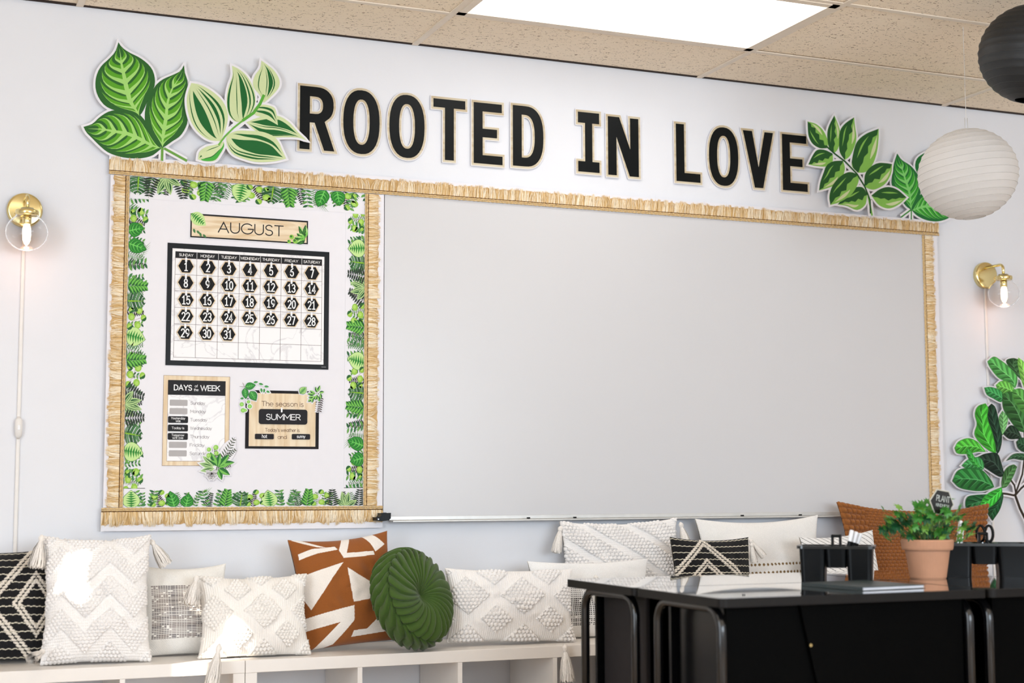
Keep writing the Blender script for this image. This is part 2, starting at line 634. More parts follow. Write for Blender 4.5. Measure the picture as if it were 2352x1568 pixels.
GL = {
    'A': (.82, [[(0, 0), (.41, 1), (.82, 0)], [(.14, .34), (.68, .34)]]),
    'D': (.74, [[(0, 0), (0, 1), (.26, 1)] + arc(.26, .5, .46, .5, 90, -90) + [(0, 0)]]),
    'E': (.54, [[(.54, 0), (0, 0), (0, 1), (.54, 1)], [(0, .52), (.48, .52)]]),
    'F': (.52, [[(0, 0), (0, 1), (.52, 1)], [(0, .5), (.45, .5)]]),
    'G': (.92, [arc(.48, .5, .48, .5, 42, 358, 18) + [(.54, .48)]]),
    'H': (.70, [[(0, 0), (0, 1)], [(.7, 0), (.7, 1)], [(0, .52), (.7, .52)]]),
    'I': (.06, [[(.03, 0), (.03, 1)]]),
    'K': (.64, [[(0, 0), (0, 1)], [(.62, 1), (0, .42)], [(.22, .6), (.64, 0)]]),
    'L': (.50, [[(0, 1), (0, 0), (.5, 0)]]),
    'M': (.88, [[(0, 0), (0, 1), (.44, .3), (.88, 1), (.88, 0)]]),
    'N': (.72, [[(0, 0), (0, 1), (.72, 0), (.72, 1)]]),
    'O': (.98, [arc(.49, .5, .49, .5, 0, 360, 20)]),
    'P': (.58, [[(0, 0), (0, 1), (.32, 1)] + arc(.32, .73, .27, .27, 90, -90) + [(0, .46)]]),
    'R': (.62, [[(0, 0), (0, 1), (.34, 1)] + arc(.34, .73, .27, .27, 90, -90) + [(0, .46)], [(.34, .46), (.64, 0)]]),
    'S': (.60, [arc(.30, .75, .26, .25, 25, 265, 10) + arc(.30, .25, .29, .26, 85, -160, 12)]),
    'T': (.70, [[(0, 1), (.7, 1)], [(.35, 1), (.35, 0)]]),
    'U': (.70, [[(0, 1), (0, .36)] + arc(.35, .36, .35, .36, 180, 360) + [(.7, 1)]]),
    'W': (1.12, [[(0, 1), (.28, 0), (.56, .95), (.84, 0), (1.12, 1)]]),
    'Y': (.76, [[(0, 1), (.38, .45), (.76, 1)], [(.38, .45), (.38, 0)]]),
    'a': (.62, [arc(.31, .34, .31, .34, 0, 360, 16), [(.62, .68), (.62, 0)]]),
    'b': (.62, [arc(.31, .34, .31, .34, 0, 360, 16), [(0, 1.02), (0, 0)]]),
    'd': (.62, [arc(.31, .34, .31, .34, 0, 360, 16), [(.62, 1.02), (.62, 0)]]),
    'e': (.62, [[(.01, .36), (.62, .36)] + arc(.31, .34, .31, .34, 0, 315, 14)]),
    'f': (.32, [arc(.32, .82, .17, .19, 80, 180, 6) + [(.15, 0)], [(0, .66), (.31, .66)]]),
    'h': (.52, [[(0, 1.02), (0, 0)], [(0, .38)] + arc(.26, .40, .26, .28, 180, 0) + [(.52, 0)]]),
    'i': (.06, [[(.03, 0), (.03, .68)], [(.03, .88), (.03, .97)]]),
    'l': (.06, [[(.03, 0), (.03, 1.02)]]),
    'm': (.84, [[(0, 0), (0, .68)], [(0, .42)] + arc(.21, .44, .21, .24, 180, 0, 8) + [(.42, 0)], [(.42, .42)] + arc(.63, .44, .21, .24, 180, 0, 8) + [(.84, 0)]]),
    'n': (.52, [[(0, 0), (0, .68)], [(0, .38)] + arc(.26, .40, .26, .28, 180, 0) + [(.52, 0)]]),
    'o': (.64, [arc(.32, .34, .32, .34, 0, 360, 16)]),
    'r': (.30, [[(0, 0), (0, .68)], [(0, .36)] + arc(.30, .36, .30, .31, 180, 90, 6)]),
    's': (.46, [arc(.23, .51, .19, .17, 30, 260, 8) + arc(.23, .17, .22, .18, 80, -155, 10)]),
    't': (.34, [[(.15, .92), (.15, .14)] + arc(.29, .14, .14, .14, 180, 280, 5), [(0, .66), (.34, .66)]]),
    'u': (.52, [[(0, .68), (0, .27)] + arc(.26, .27, .26, .27, 180, 360) + [(.52, .68)], [(.52, .4), (.52, 0)]]),
    'w': (.86, [[(0, .68), (.22, 0), (.43, .64), (.64, 0), (.86, .68)]]),
    'y': (.54, [[(0, .68), (.27, .04)], [(.54, .68), (.2, -.14), (.06, -.22)]]),
    "'": (.06, [[(.03, 1.02), (.03, .80)]]),
    '0': (.50, [arc(.25, .5, .25, .5, 0, 360, 18)]),
    '1': (.50, [[(.06, .80), (.27, 1), (.27, 0)], [(.06, 0), (.48, 0)]]),
    '2': (.50, [arc(.25, .74, .24, .26, 165, -35, 10) + [(0, 0), (.5, 0)]]),
    '3': (.50, [arc(.24, .75, .23, .25, 155, -90, 10), arc(.24, .26, .26, .26, 90, -155, 10)]),
    '4': (.52, [[(.38, 0), (.38, 1), (0, .28), (.52, .28)]]),
    '5': (.50, [[(.46, 1), (.06, 1), (.03, .54)] + arc(.24, .32, .26, .32, 130, -150, 12)]),
    '6': (.50, [[(.40, .98)] + arc(.5, .36, .5, .62, 120, 178, 5) + arc(.25, .30, .25, .30, 180, 540, 16)]),
    '7': (.50, [[(0, 1), (.5, 1), (.18, 0)]]),
    '8': (.50, [arc(.25, .76, .21, .24, 0, 360, 14), arc(.25, .26, .25, .26, 0, 360, 14)]),
    '9': (.50, [arc(.25, .70, .25, .30, 0, 360, 16) + arc(0, .64, .5, .62, 0, -60, 5)]),
}


def text(art, s, cx, cz, h, wt, col, lev=1, xs=1.0, gap=.16, dx=(1, 0), width=None):
    """centred on (cx, cz - h/2 .. cz + h/2); dx tilts the baseline"""
    adv = []
    x = 0
    for ch in s:
        if ch == ' ':
            x += .34
            continue
        w, st = GL[ch]
        adv.append((x, st)); x += w + gap
    tot = x - gap
    if width:
        xs = width / (tot * h)
    for x0, st in adv:
        for pl in st:
            pts = []
            for px, pz in pl:
                a, b = ((px + x0) - tot / 2) * h * xs, (pz - .5) * h
                pts.append((cx + a * dx[0] - b * dx[1] * 0, cz + b + a * dx[1]))
            art.line(pts, wt, col, lev)


# ------------------------------------------------------------------ room shell
X0, X1, Y0, Y1, HC = -1.6, 6.9, -7.2, 0.0, 2.625
o = MB().box(X0 - .1, X1 + .1, 0, .1, 0, HC).build('wall_back', M['wall']); tag(o, kind='structure', label='white painted wall behind the whiteboard and pillows')
o = MB().box(X1, X1 + .1, Y0 - .1, 0, 0, HC).build('wall_right', M['wall']); tag(o, kind='structure', label='white painted side wall')
o = MB().box(X0 - .1, X1 + .1, Y0 - .1, 0.1, -.1, 0).build('floor', M['floor']); tag(o, kind='structure', label='brown plank floor')


def holed_wall(name, axis, pos, thick, a0, a1, holes, label):
    """wall with rectangular window openings (a0,a1 along, z)"""
    mb = MB()
    xs = sorted({a0, a1} | {h[0] for h in holes} | {h[1] for h in holes})
    zs = sorted({0, HC} | {h[2] for h in holes} | {h[3] for h in holes})
    for i in range(len(xs) - 1):
        for j in range(len(zs) - 1):
            ca, cz = (xs[i] + xs[i + 1]) / 2, (zs[j] + zs[j + 1]) / 2
            if any(h[0] < ca < h[1] and h[2] < cz < h[3] for h in holes):
                continue
            if axis == 'x':
                mb.box(pos - thick, pos, xs[i], xs[i + 1], zs[j], zs[j + 1])
            else:
                mb.box(xs[i], xs[i + 1], pos - thick, pos, zs[j], zs[j + 1])
    o = mb.build(name, M['wall'])
    return tag(o, kind='structure', label=label)


SLITS = [(-2.65, -1.35, 1.35, 2.45)]
WIN_L = [(-5.3, -2.8, 0.7, 2.2)]
holed_wall('wall_left', 'x', X0, .1, Y0 - .1, 0.0, WIN_L + SLITS, 'white painted wall with daylight windows')
WIN_F = [(.6, 6.0, .75, 2.25)]
holed_wall('wall_front', 'y', Y0, .1, X0 - .1, X1 + .1, WIN_F, 'white painted wall with window behind the viewer')
k = 1
for (a, b, c, d) in WIN_L + SLITS:
    mb = MB()
    t = .03
    mb.box(X0 - .09, X0 - .03, a, a + t * .4, c, d); mb.box(X0 - .09, X0 - .03, b - t * .4, b, c, d)
    mb.box(X0 - .09, X0 - .03, a, b, c, c + t * .4); mb.box(X0 - .09, X0 - .03, a, b, d - t * .4, d)
    tag(mb.build('window_%d' % k, M['window_frame']), kind='structure', label='white framed window in the left wall')
    k += 1
for (a, b, c, d) in WIN_F:
    mb = MB()
    for x in (a, (a + b) / 2 - .03, b - .06):
        mb.box(x, x + .06, Y0 - .09, Y0 - .03, c, d)
    mb.box(a, b, Y0 - .09, Y0 - .03, c, c + .06); mb.box(a, b, Y0 - .09, Y0 - .03, d - .06, d)
    tag(mb.build('window_%d' % k, M['window_frame']), kind='structure', label='white framed window behind the viewer')



def sun_back(px, py, y):
    p = at_y(px, py, y)
    k = (X0 + .02 - p.x) / SUN_DIR.x
    q = p + SUN_DIR * k
    return (q.y, q.z)


# added unseen panel over the small left window; its gaps shape the sun patches
GAPS = [[sun_back(*q) for q in ((14, 1232, -.40), (50, 1200, -.38), (98, 1196, -.37), (124, 1262, -.38), (160, 1346, -.38), (144, 1364, -.38), (96, 1332, -.38), (72, 1276, -.38), (54, 1296, -.40), (16, 1296, -.40))],
        [sun_back(*q) for q in ((352, 1292, -.26), (368, 1292, -.26), (376, 1325, -.27), (394, 1352, -.28), (390, 1372, -.28), (366, 1335, -.27))],
        [sun_back(*q) for q in ((480, 1272, -.40), (522, 1266, -.40), (546, 1390, -.40), (556, 1442, -.40), (536, 1470, -.40), (470, 1490, -.40), (466, 1560, -.405), (440, 1660, -.405), (392, 1660, -.405), (404, 1490, -.40), (486, 1440, -.40), (492, 1380, -.40))]]
mb = MB()
_l = [(-2.68, 1.32), (-1.32, 1.32), (-1.32, 2.48), (-2.68, 2.48)]
_loops = [_l] + GAPS
_flat = [p for lp in _loops for p in lp]
_tr = tessellate_polygon([[Vector((p[0], p[1], 0)) for p in lp] for lp in _loops])
mb.add([(X0 + .02, p[0], p[1]) for p in _flat], [tuple(t_) for t_ in _tr])
mb.add([(X0 + .024, p[0], p[1]) for p in _flat], [tuple(t_) for t_ in _tr])
t = thing('window_shade', (X0 + .02, -2.0, 1.32), 'added unseen panel with gaps cut to shape the sun patches', 'shade')
mb.build('blocker_panel', M['window_frame'], t)

t = thing('window_shade', (X0 + .02, -4.0, .68), 'added unseen panel keeping the sun out of the wide left window', 'shade')
MB().box(X0 + .012, X0 + .016, WIN_L[0][0] - .03, WIN_L[0][1] + .03, .67, 2.25).build('blocker_panel', M['window_frame'], t)  # added unseen panel, stops the sun at the wide left window
t = thing('window_shade', (3.3, Y0 + .02, .72), 'added unseen panel keeping the sun out of the window behind the viewer', 'shade')
MB().box(WIN_F[0][0] - .03, WIN_F[0][1] + .03, Y0 + .012, Y0 + .016, .72, 2.3).build('blocker_panel', M['window_frame'], t)  # unseen panel put in to block sun from behind the viewer

# suspended ceiling: slab above, tiles and grid rails below
ceil = MB().box(X0 - .1, X1 + .1, Y0 - .1, .1, HC + .03, HC + .13).build('ceiling', M['dark_gap'])
tag(ceil, kind='structure', label='suspended ceiling of beige fissured tiles')
TW, TD = 1.219, 0.6096
GX = [0.7765 + TW * i for i in range(-2, 6)]
GY = [0.0, -0.405] + [-0.405 - TD * i for i in range(1, 13)]
LIGHTS = {(3, 1), (1, 4), (5, 4), (3, 7)}
full = None
rowmesh = {}
for i in range(len(GX) - 1):
    for j in range(len(GY) - 1):
        if (i, j) in LIGHTS:
            continue
        d = GY[j] - GY[j + 1]
        key = round(d, 3)
        cx, cy = (GX[i] + GX[i + 1]) / 2, (GY[j] + GY[j + 1]) / 2
        hw, hd = TW / 2 - .004, d / 2 - .004
        if key not in rowmesh:
            mb = MB().box(-hw, hw, -hd, hd, 0, .015)
            o = mb.build('ceiling_tile', M['tile'], ceil, world=False)
            rowmesh[key] = o
        else:
            o = share('ceiling_tile', rowmesh[key], ceil)
        o.location = (cx, cy, HC + random.uniform(.001, .004))
for x in GX:
    MB().box(x - .012, x + .012, GY[-1], -.004, HC - .004, HC + .001).build('grid_rail', M['grid'], ceil, world=True)
for yy in GY[1:]:
    MB().box(GX[0], GX[-1], yy - .011, yy + .011, HC - .003, HC + .001).build('grid_rail', M['grid'], ceil)
MB().box(GX[0], GX[-1], -.012, -.001, HC - .0025, HC + .004).build('trim_1', M['dark_gap']).update_tag()
tag(bpy.data.objects['trim_1'], kind='structure', label='dark shadow gap where ceiling meets the white wall')
for n, (i, j) in enumerate(sorted(LIGHTS)):
    x0, x1, y1, y0 = GX[i] + .012, GX[i + 1] - .012, GY[j] - .011, GY[j + 1] + .011
    lab = 'bright rectangular ceiling light panel above the whiteboard lettering' if (i, j) == (3, 1) else {(1, 4): 'rectangular ceiling light panel over the left of the room', (5, 4): 'rectangular ceiling light panel over the right of the room', (3, 7): 'rectangular ceiling light panel over the rear of the room'}[(i, j)]
    t = thing('ceiling_light', ((x0 + x1) / 2, (y0 + y1) / 2, HC), lab, 'ceiling light', 'ceiling light panels')
    f = MB()
    w = .030
    f.box(x0, x1, y0, y0 + w, HC - .006, HC + .02); f.box(x0, x1, y1 - w, y1, HC - .006, HC + .02)
    f.box(x0, x0 + w, y0, y1, HC - .006, HC + .02); f.box(x1 - w, x1, y0, y1, HC - .006, HC + .02)
    f.build('frame', M['grid'], t)
    MB().box(x0 + w, x1 - w, y0 + w, y1 - w, HC + .010, HC + .016).build('diffuser', M['panel'], t)

# ------------------------------------------------------------------ whiteboard
YB = -0.02          # face of the boards
t = thing('whiteboard', (3.09, 0, .86), 'large blank white dry erase board on the wall', 'whiteboard')
MB().box(1.876, 4.31, YB, -.0015, .865, 2.06).build('panel', M['whiteboard'], t)
mb = MB()
mb.box(1.876, 4.335, YB - .006, -.0015, .852, .866)
mb.box(4.311, 4.335, YB - .004, -.0015, .866, 2.06)
mb.build('frame', M['alu'], t, bevel=.001)
MB().box(1.90, 4.33, -.060, YB, .845, .8515).build('marker_tray', M['alu'], t, bevel=.002)
for q in (2.43, 2.62, 3.35, 3.62, 4.1):
    MB().box(q - .005, q + .005, -.062, -.052, .853, .858).build('tray_clip', M['black_plastic'], t)
t = thing('tray_end_cap', (1.878, -.03, .845), 'small black plastic end cap at the left end of the whiteboard tray', 'end cap')
mb = MB()
zc = zoomer(840, 1120, 9.046, -.06)
ol = [zc(300, 525), zc(495, 525), zc(492, 630), zc(455, 672), zc(290, 688), zc(205, 675), zc(200, 615), zc(275, 608), zc(298, 570)]
card(mb, ol[::-1], -.075, -.022, (20, 20, 20))
mb.build('cap', M['black_plastic'], t, bevel=.002)
MB().lathe([(0, -.078), (.0022, -.078), (.0022, -.073)], 10, (zc(234, 650)[0], 0, zc(234, 650)[1]), 'y').build('rivet', M['steel'], t)

# ------------------------------------------------------------------ calendar bulletin board
t = thing('bulletin_board', (1.36, 0, .825), 'white paper covered bulletin board with calendar left of the whiteboard', 'bulletin board')
MB().box(.935, 1.873, YB, -.0015, .825, 2.06).build('paper_face', M['paper'], t)
YP = YB - .0004


# ------------------------------------------------------------------ jute fringe trims
def fringe_strip(a, b, inward, width, label, braid=.0125, white=.008, seed=1):
    """a->b inner (braided) edge on the wall plane in (x,z); inward = unit vector from fringe tips to braid"""
    rnd = random.Random(seed)
    a, b = Vector(a), Vector(b)
    L = (b - a).length
    d = (b - a) / L
    out = -Vector(inward)
    P = lambda s, q, y: (a.x + d.x * s + out.x * q, y, a.y + d.y * s + out.y * q)
    c = P(L / 2, width / 2, YB - .001)
    t = thing('fringe_trim', c, label, 'fringe trim', 'jute fringe trims round the boards')
    mb = MB()
    ol = [(P(0, 0, 0)[0], P(0, 0, 0)[2]), (P(L, 0, 0)[0], P(L, 0, 0)[2]), (P(L, width, 0)[0], P(L, width, 0)[2]), (P(0, width, 0)[0], P(0, width, 0)[2])]
    card(mb, ol, YB - .0035, YB - .0008)
    mb.build('backing_card', M['paper'], t)
    yb = YB - .004
    mb = MB()
    n = int(L / .004)
    for row in range(2):
        q = braid * (.22 + .46 * row)
        pts = [P(L * i / n, q + .0006 * math.sin(i * 1.7 + row), yb - .0022) for i in range(n + 1)]
        mb.tube(pts, [.0030 + .0005 * math.sin(i * 1.3) for i in range(n + 1)], 5, caps=True)
    mb.build('braid', M['jute'], t, smooth=True)
    mb = MB()
    e0, e1 = P(0, braid * .92, 0), P(L, braid * 1.22, 0)
    o4 = [P(0, braid * .9, 0), P(L, braid * .9, 0), P(L, braid * 1.25, 0), P(0, braid * 1.25, 0)]
    card(mb, [(p[0], p[2]) for p in o4], yb - .0012, yb)
    mb.build('seam', M['seam'], t)
    mb = MB()
    fl = width - white - braid
    # clump fields
    K = max(4, int(L / .014))
    cl = [(rnd.uniform(0, L), rnd.uniform(-1, 1), rnd.uniform(-.006, .004), rnd.random()) for _ in range(K)]
    ss = np.array([c_[0] for c_ in cl])
    # base mat
    card_pts = [P(0, braid * 1.1, 0), P(L, braid * 1.1, 0)]
    m = int(L / .012)
    tips = [P(L * (1 - i / m), braid + fl * (.90 + .05 * math.sin(i * 2.1) + .03 * rnd.uniform(-1, 1)), 0) for i in range(m + 1)]
    card(mb, [(p[0], p[2]) for p in card_pts + tips], yb - .0008, yb, (206, 168, 112))
    cnt = int(L / .00052)
    pal = [(228, 194, 140), (220, 182, 122), (240, 216, 176), (250, 236, 210), (204, 164, 104), (234, 204, 156)]
    for i in range(cnt):
        s0 = rnd.uniform(0, L)
        k = int(np.argmin(np.abs(ss - s0)))
        lean, dl, br = cl[k][1], cl[k][2], cl[k][3]
        q0 = braid * 1.15 + (fl * .25 * rnd.random() if rnd.random() < .4 else 0)
        q1 = braid + fl + dl + rnd.uniform(-.006, .003)
        off = (ss[k] - s0) * .25 + lean * .008 + rnd.uniform(-.005, .005)
        h = rnd.uniform(.001, .005)
        w = rnd.uniform(.0005, .0011)
        if br > .62 and rnd.random() < .75:
            col = pal[rnd.choice((2, 3, 3))]
        else:
            col = rnd.choice(pal)
        pts = []
        for u in (0, .35, .7, 1):
            sx = min(max(s0 + off * u * u, -.0005), L + .0005)
            pts.append((sx, q0 + (q1 - q0) * u, yb - .001 - h * math.sin(PI * min(u * .62 + .1, 1))))
        vs = []
        for jx, (sx, q, y) in enumerate(pts):
            ww = w * (1, 1, .8, .25)[jx]
            vs += [P(sx - ww, q, y), P(sx + ww, q, y)]
        mb.add(vs, [(0, 1, 3, 2), (2, 3, 5, 4), (4, 5, 7, 6)], col)
    tag(mb.build('fringe', M['fringe'], t), kind='stuff')
    return t


M['seam'] = mat('dark_jute_seam', (116, 80, 40), 0.9, noise=0.3, nscale=200)
fringe_strip((.885, 2.041), (4.372, 2.041), (0, -1), .066, 'long jute fringe trim along the top of both boards', seed=2)
fringe_strip((.955, .905), (.955, 2.039), (1, 0), .064, 'upright jute fringe trim on the left edge of the calendar board', seed=3)
fringe_strip((1.799, 2.039), (1.799, .905), (-1, 0), .073, 'upright jute fringe trim between calendar board and whiteboard', white=.018, seed=4)
fringe_strip((1.872, .904), (.885, .904), (0, 1), .078, 'jute fringe trim along the bottom of the calendar board', white=.016, seed=5)
fringe_strip((4.283, 2.039), (4.283, .885), (-1, 0), .080, 'upright jute fringe trim on the right edge of the whiteboard', white=.020, seed=6)

# ------------------------------------------------------------------ leaves drawn in a leaf's own (s, t) coordinates
class Leaf:
    N = 25

    def __init__(s, tip, base, left, right):
        s.L = catmull([base] + left[::-1] + [tip], s.N)
        s.R = catmull([base] + right[::-1] + [tip], s.N)
        s.base, s.tip = base, tip

    def P(s, u, t):
        u = min(max(u, 0), 1) * (s.N - 1)
        i = min(int(u), s.N - 2)
        f = u - i
        l = (s.L[i][0] + (s.L[i + 1][0] - s.L[i][0]) * f, s.L[i][1] + (s.L[i + 1][1] - s.L[i][1]) * f)
        r = (s.R[i][0] + (s.R[i + 1][0] - s.R[i][0]) * f, s.R[i][1] + (s.R[i + 1][1] - s.R[i][1]) * f)
        a = (1 + t) / 2
        return (l[0] + (r[0] - l[0]) * a, l[1] + (r[1] - l[1]) * a)

    def outline(s):
        return s.L + s.R[-2:0:-1]

    def ribbon(s, f0, f1, u0, u1, n=12):
        us = [u0 + (u1 - u0) * k / n for k in range(n + 1)]
        return [s.P(u, f0(u)) for u in us] + [s.P(u, f1(u)) for u in us[::-1]]


def simple_leaf(base, ang, length, width, bend=0.0, fat=.45):
    """a leaf from base pointing along ang (radians)"""
    ca, sa = math.cos(ang), math.sin(ang)
    T = lambda a, b: (base[0] + a * ca - b * sa, base[1] + a * sa + b * ca)
    w = width / 2
    bd = lambda a: bend * length * (a / length) ** 2
    tip = T(length, bd(length))
    L = [T(length * q, w * k + bd(length * q)) for q, k in ((.85, .42), (.65, .85), (fat, 1), (.2, .78))]
    R = [T(length * q, -w * k + bd(length * q)) for q, k in ((.85, .42), (.65, .85), (fat, 1), (.2, .78))]
    return Leaf(tip, base, L, R)


def draw_calathea(art, lf, lev, dark=(44, 98, 40), mid=(88, 160, 34), light=(164, 214, 116), n=7, edge=None):
    art.poly(lf.outline(), edge or dark, lev)
    if edge:
        art.poly(offset_poly(lf.outline(), -abs(lf.P(.4, 1)[0] - lf.P(.4, -1)[0]) * .02 - .0002), dark, lev + 1)
    for sg in (-1, 1):
        for i in range(n):
            u0 = .05 + .80 * i / n
            k = 1 - .30 * i / n
            rch = .84 if 0 < i < n - 1 else .72
            du = .30 * k
            V = catmull([(u0 - .05, .0), (u0 - .01, .22 * rch), (u0 + du * .20, .55 * rch), (u0 + du * .55, .85 * rch), (u0 + du, rch)], 12)
            W_ = catmull([(u0 + .075 * k, .0), (u0 + .085 * k, .22 * rch), (u0 + du * .48, .50 * rch), (u0 + du * .74, .80 * rch), (u0 + du, rch)], 12)
            lobe = V + W_[-2::-1]
            art.poly([lf.P(a, sg * min(b, .97)) for a, b in lobe], mid, lev + 2)
            th = [.055 * (1 - q / 11) ** 1.3 + .010 for q in range(12)]
            vein = V + [(V[q][0] + th[q] * k, V[q][1]) for q in range(10, -1, -1)]
            art.poly([lf.P(a, sg * min(b, .97)) for a, b in vein], light, lev + 3)
    art.poly(lf.ribbon(lambda u: -.11 * (1 - u) - .012, lambda u: .11 * (1 - u) + .012, 0, .93), light, lev + 4)


def draw_striped(art, lf, lev, pale=(205, 218, 166), dark=(24, 98, 42), stripes=((-.8, .05), (-.42, .20), (0, .035), (.38, .12), (.74, .06)), seed=0):
    rnd = random.Random(seed)
    art.poly(lf.outline(), pale, lev)
    for (c, w) in stripes:
        u0, u1 = rnd.uniform(.04, .16), rnd.uniform(.82, .95)
        f = lambda u, q, c=c, w=w, u0=u0, u1=u1: c * (.92 + .08 * math.sin(5 * u)) + q * w * math.sin(PI * min(max((u - u0) / (u1 - u0), 0), 1)) ** .7
        art.poly(lf.ribbon(lambda u: f(u, -1), lambda u: f(u, 1), u0, u1, 14), dark, lev + 1)


def draw_variegated(art, lf, lev, side, light=(132, 188, 84), dark=(38, 88, 40), cream=(208, 216, 168), seed=0):
    rnd = random.Random(seed)
    art.poly(lf.outline(), light, lev)
    m = 11
    jag = [(.15 + .42 * rnd.random() * (1 if k % 2 else -.4)) for k in range(m)]
    pts = [lf.P(k / (m - 1), -side * 1.0) for k in range(m)] + [lf.P(.97 - .97 * k / (m - 1), side * jag[k] * (1 - .5 * k / m)) for k in range(m)]
    art.poly(pts, dark, lev + 1)
    a, b = .42, .86
    art.poly(lf.ribbon(lambda u: side * (.58 - .12 * math.sin((u - a) / (b - a) * PI)), lambda u: side * (.62 + .18 * math.sin((u - a) / (b - a) * PI)), a, b, 8), cream, lev + 2)
    art.poly(lf.ribbon(lambda u: -side * .55, lambda u: -side * (.55 - .16 * math.sin((u - .3) / .45 * PI)), .3, .75, 8), light, lev + 2)


def cutout(name, loc, label, leaves, margin, y, painter, extra=None, stand=.006, cat='leaf cutout'):
    t = thing(name, loc, label, cat)
    mb = MB()
    for lf in leaves:
        card(mb, offset_poly(lf.outline(), margin), y - .003, y)
    art = Art(y - .0034, .00007)
    if extra:
        extra(art, mb)
    mb.build('card', M['paper'], t)
    painter(art)
    art.build('print', M['print'], t)
    sp = MB()
    c = leaves[0].P(.35, 0)
    for lf in leaves[:3]:
        c = lf.P(.4, 0)
        MB().box(c[0] - .02, c[0] + .02, y, -.0015, c[1] - .02, c[1] + .02).build('foam_spacer', M['paper'], t)
    return t


YC = -.022
zz = zoomer(170, 80, 4.2764, YC)
q = lambda *ps: [zz(*p) for p in ps]
LA = Leaf(zz(435, 75), zz(640, 800), q((405, 165), (345, 235), (270, 305), (225, 385), (208, 480), (220, 570), (260, 650), (320, 710), (420, 750), (540, 770)), q((470, 125), (540, 175), (640, 225), (720, 285), (770, 350), (792, 430), (788, 510), (745, 600), (705, 690), (672, 760)))
LBf = Leaf(zz(1078, 300), zz(868, 1112), q((1040, 360), (960, 400), (870, 440), (800, 500), (745, 600), (705, 700), (693, 800), (705, 900), (760, 1000), (820, 1075)), q((1088, 380), (1115, 470), (1098, 600), (1092, 750), (1112, 860), (1050, 985), (960, 1050), (905, 1090)))
LCf = Leaf(zz(92, 905), zz(860, 1115), q((120, 960), (170, 1010), (250, 1090), (340, 1160), (480, 1205), (640, 1215), (760, 1190), (830, 1140)), q((180, 875), (250, 810), (340, 755), (440, 737), (560, 738), (650, 790), (720, 880), (770, 970), (820, 1060)))


def ex1(art, mb):
    for a, b in (((866, 1100), (862, 1230)), ((890, 1120), (1100, 1235))):
        pa, pb = Vector(zz(*a)), Vector(zz(*b))
        d = (pb - pa).normalized(); n = Vector((-d.y, d.x))
        card(mb, [tuple(pa + n * .012), tuple(pa - n * .012), tuple(pb - n * .012), tuple(pb + n * .012)], YC - .003, YC)
        art.line([tuple(pa), tuple(pb)], .009, (108, 160, 70), 2)


cutout('leaf_cutout', (*zz(640, 1180)[:1], YC, zz(640, 1180)[1]), 'cutout of three dark green veined leaves above the calendar, top left', [LA, LBf, LCf], .0075, YC,
       lambda art: (draw_calathea(art, LCf, 0), draw_calathea(art, LA, 6), draw_calathea(art, LBf, 12)), ex1)

YC2 = -.030
zz = zoomer(170, 80, 4.2764, YC2)
q = lambda *ps: [zz(*p) for p in ps]
TL = [
    Leaf(zz(1150, 475), zz(1440, 1045), q((1120, 560), (1105, 650), (1120, 770), (1160, 880), (1230, 970), (1330, 1035)), q((1230, 490), (1330, 540), (1420, 610), (1480, 690), (1510, 790), (1500, 880), (1475, 960))),
    Leaf(zz(1550, 305), zz(1655, 862), q((1555, 400), (1520, 500), (1500, 600), (1500, 700), (1520, 790), (1575, 850)), q((1620, 340), (1690, 400), (1740, 480), (1775, 580), (1780, 670), (1750, 750), (1700, 820))),
    Leaf(zz(1838, 255), zz(1860, 670), q((1825, 330), (1775, 400), (1755, 470), (1768, 530), (1820, 590)), q((1900, 300), (1960, 350), (2010, 430), (2015, 500), (1980, 560), (1910, 630))),
    Leaf(zz(2000, 890), zz(1755, 740), q((1985, 770), (1960, 715), (1880, 690), (1800, 695)), q((1930, 850), (1840, 810), (1780, 790))),
    Leaf(zz(2285, 1040), zz(1690, 860), q((2200, 960), (2110, 860), (2010, 800), (1900, 795), (1790, 820)), q((2200, 1012), (2080, 1008), (1960, 1010), (1850, 995), (1760, 930))),
    Leaf(zz(2080, 1218), zz(1495, 985), q((2040, 1130), (2010, 1060), (1960, 1000), (1850, 955), (1720, 945), (1600, 945)), q((1960, 1245), (1800, 1252), (1680, 1225), (1560, 1175), (1500, 1080))),
    Leaf(zz(1215, 1225), zz(1470, 1050), q((1230, 1150), (1300, 1100), (1390, 1080)), q((1300, 1245), (1385, 1235), (1435, 1170), (1470, 1105))),
]


def ex2(art, mb):
    st = [zz(*p) for p in ((1400, 1110), (1480, 1000), (1560, 920), (1660, 840), (1760, 770), (1825, 680), (1860, 600))]
    for i in range(len(st) - 1):
        pa, pb = Vector(st[i]), Vector(st[i + 1])
        d = (pb - pa).normalized(); n = Vector((-d.y, d.x))
        card(mb, [tuple(pa + n * .014), tuple(pa - n * .014), tuple(pb - n * .014), tuple(pb + n * .014)], YC2 - .003, YC2)


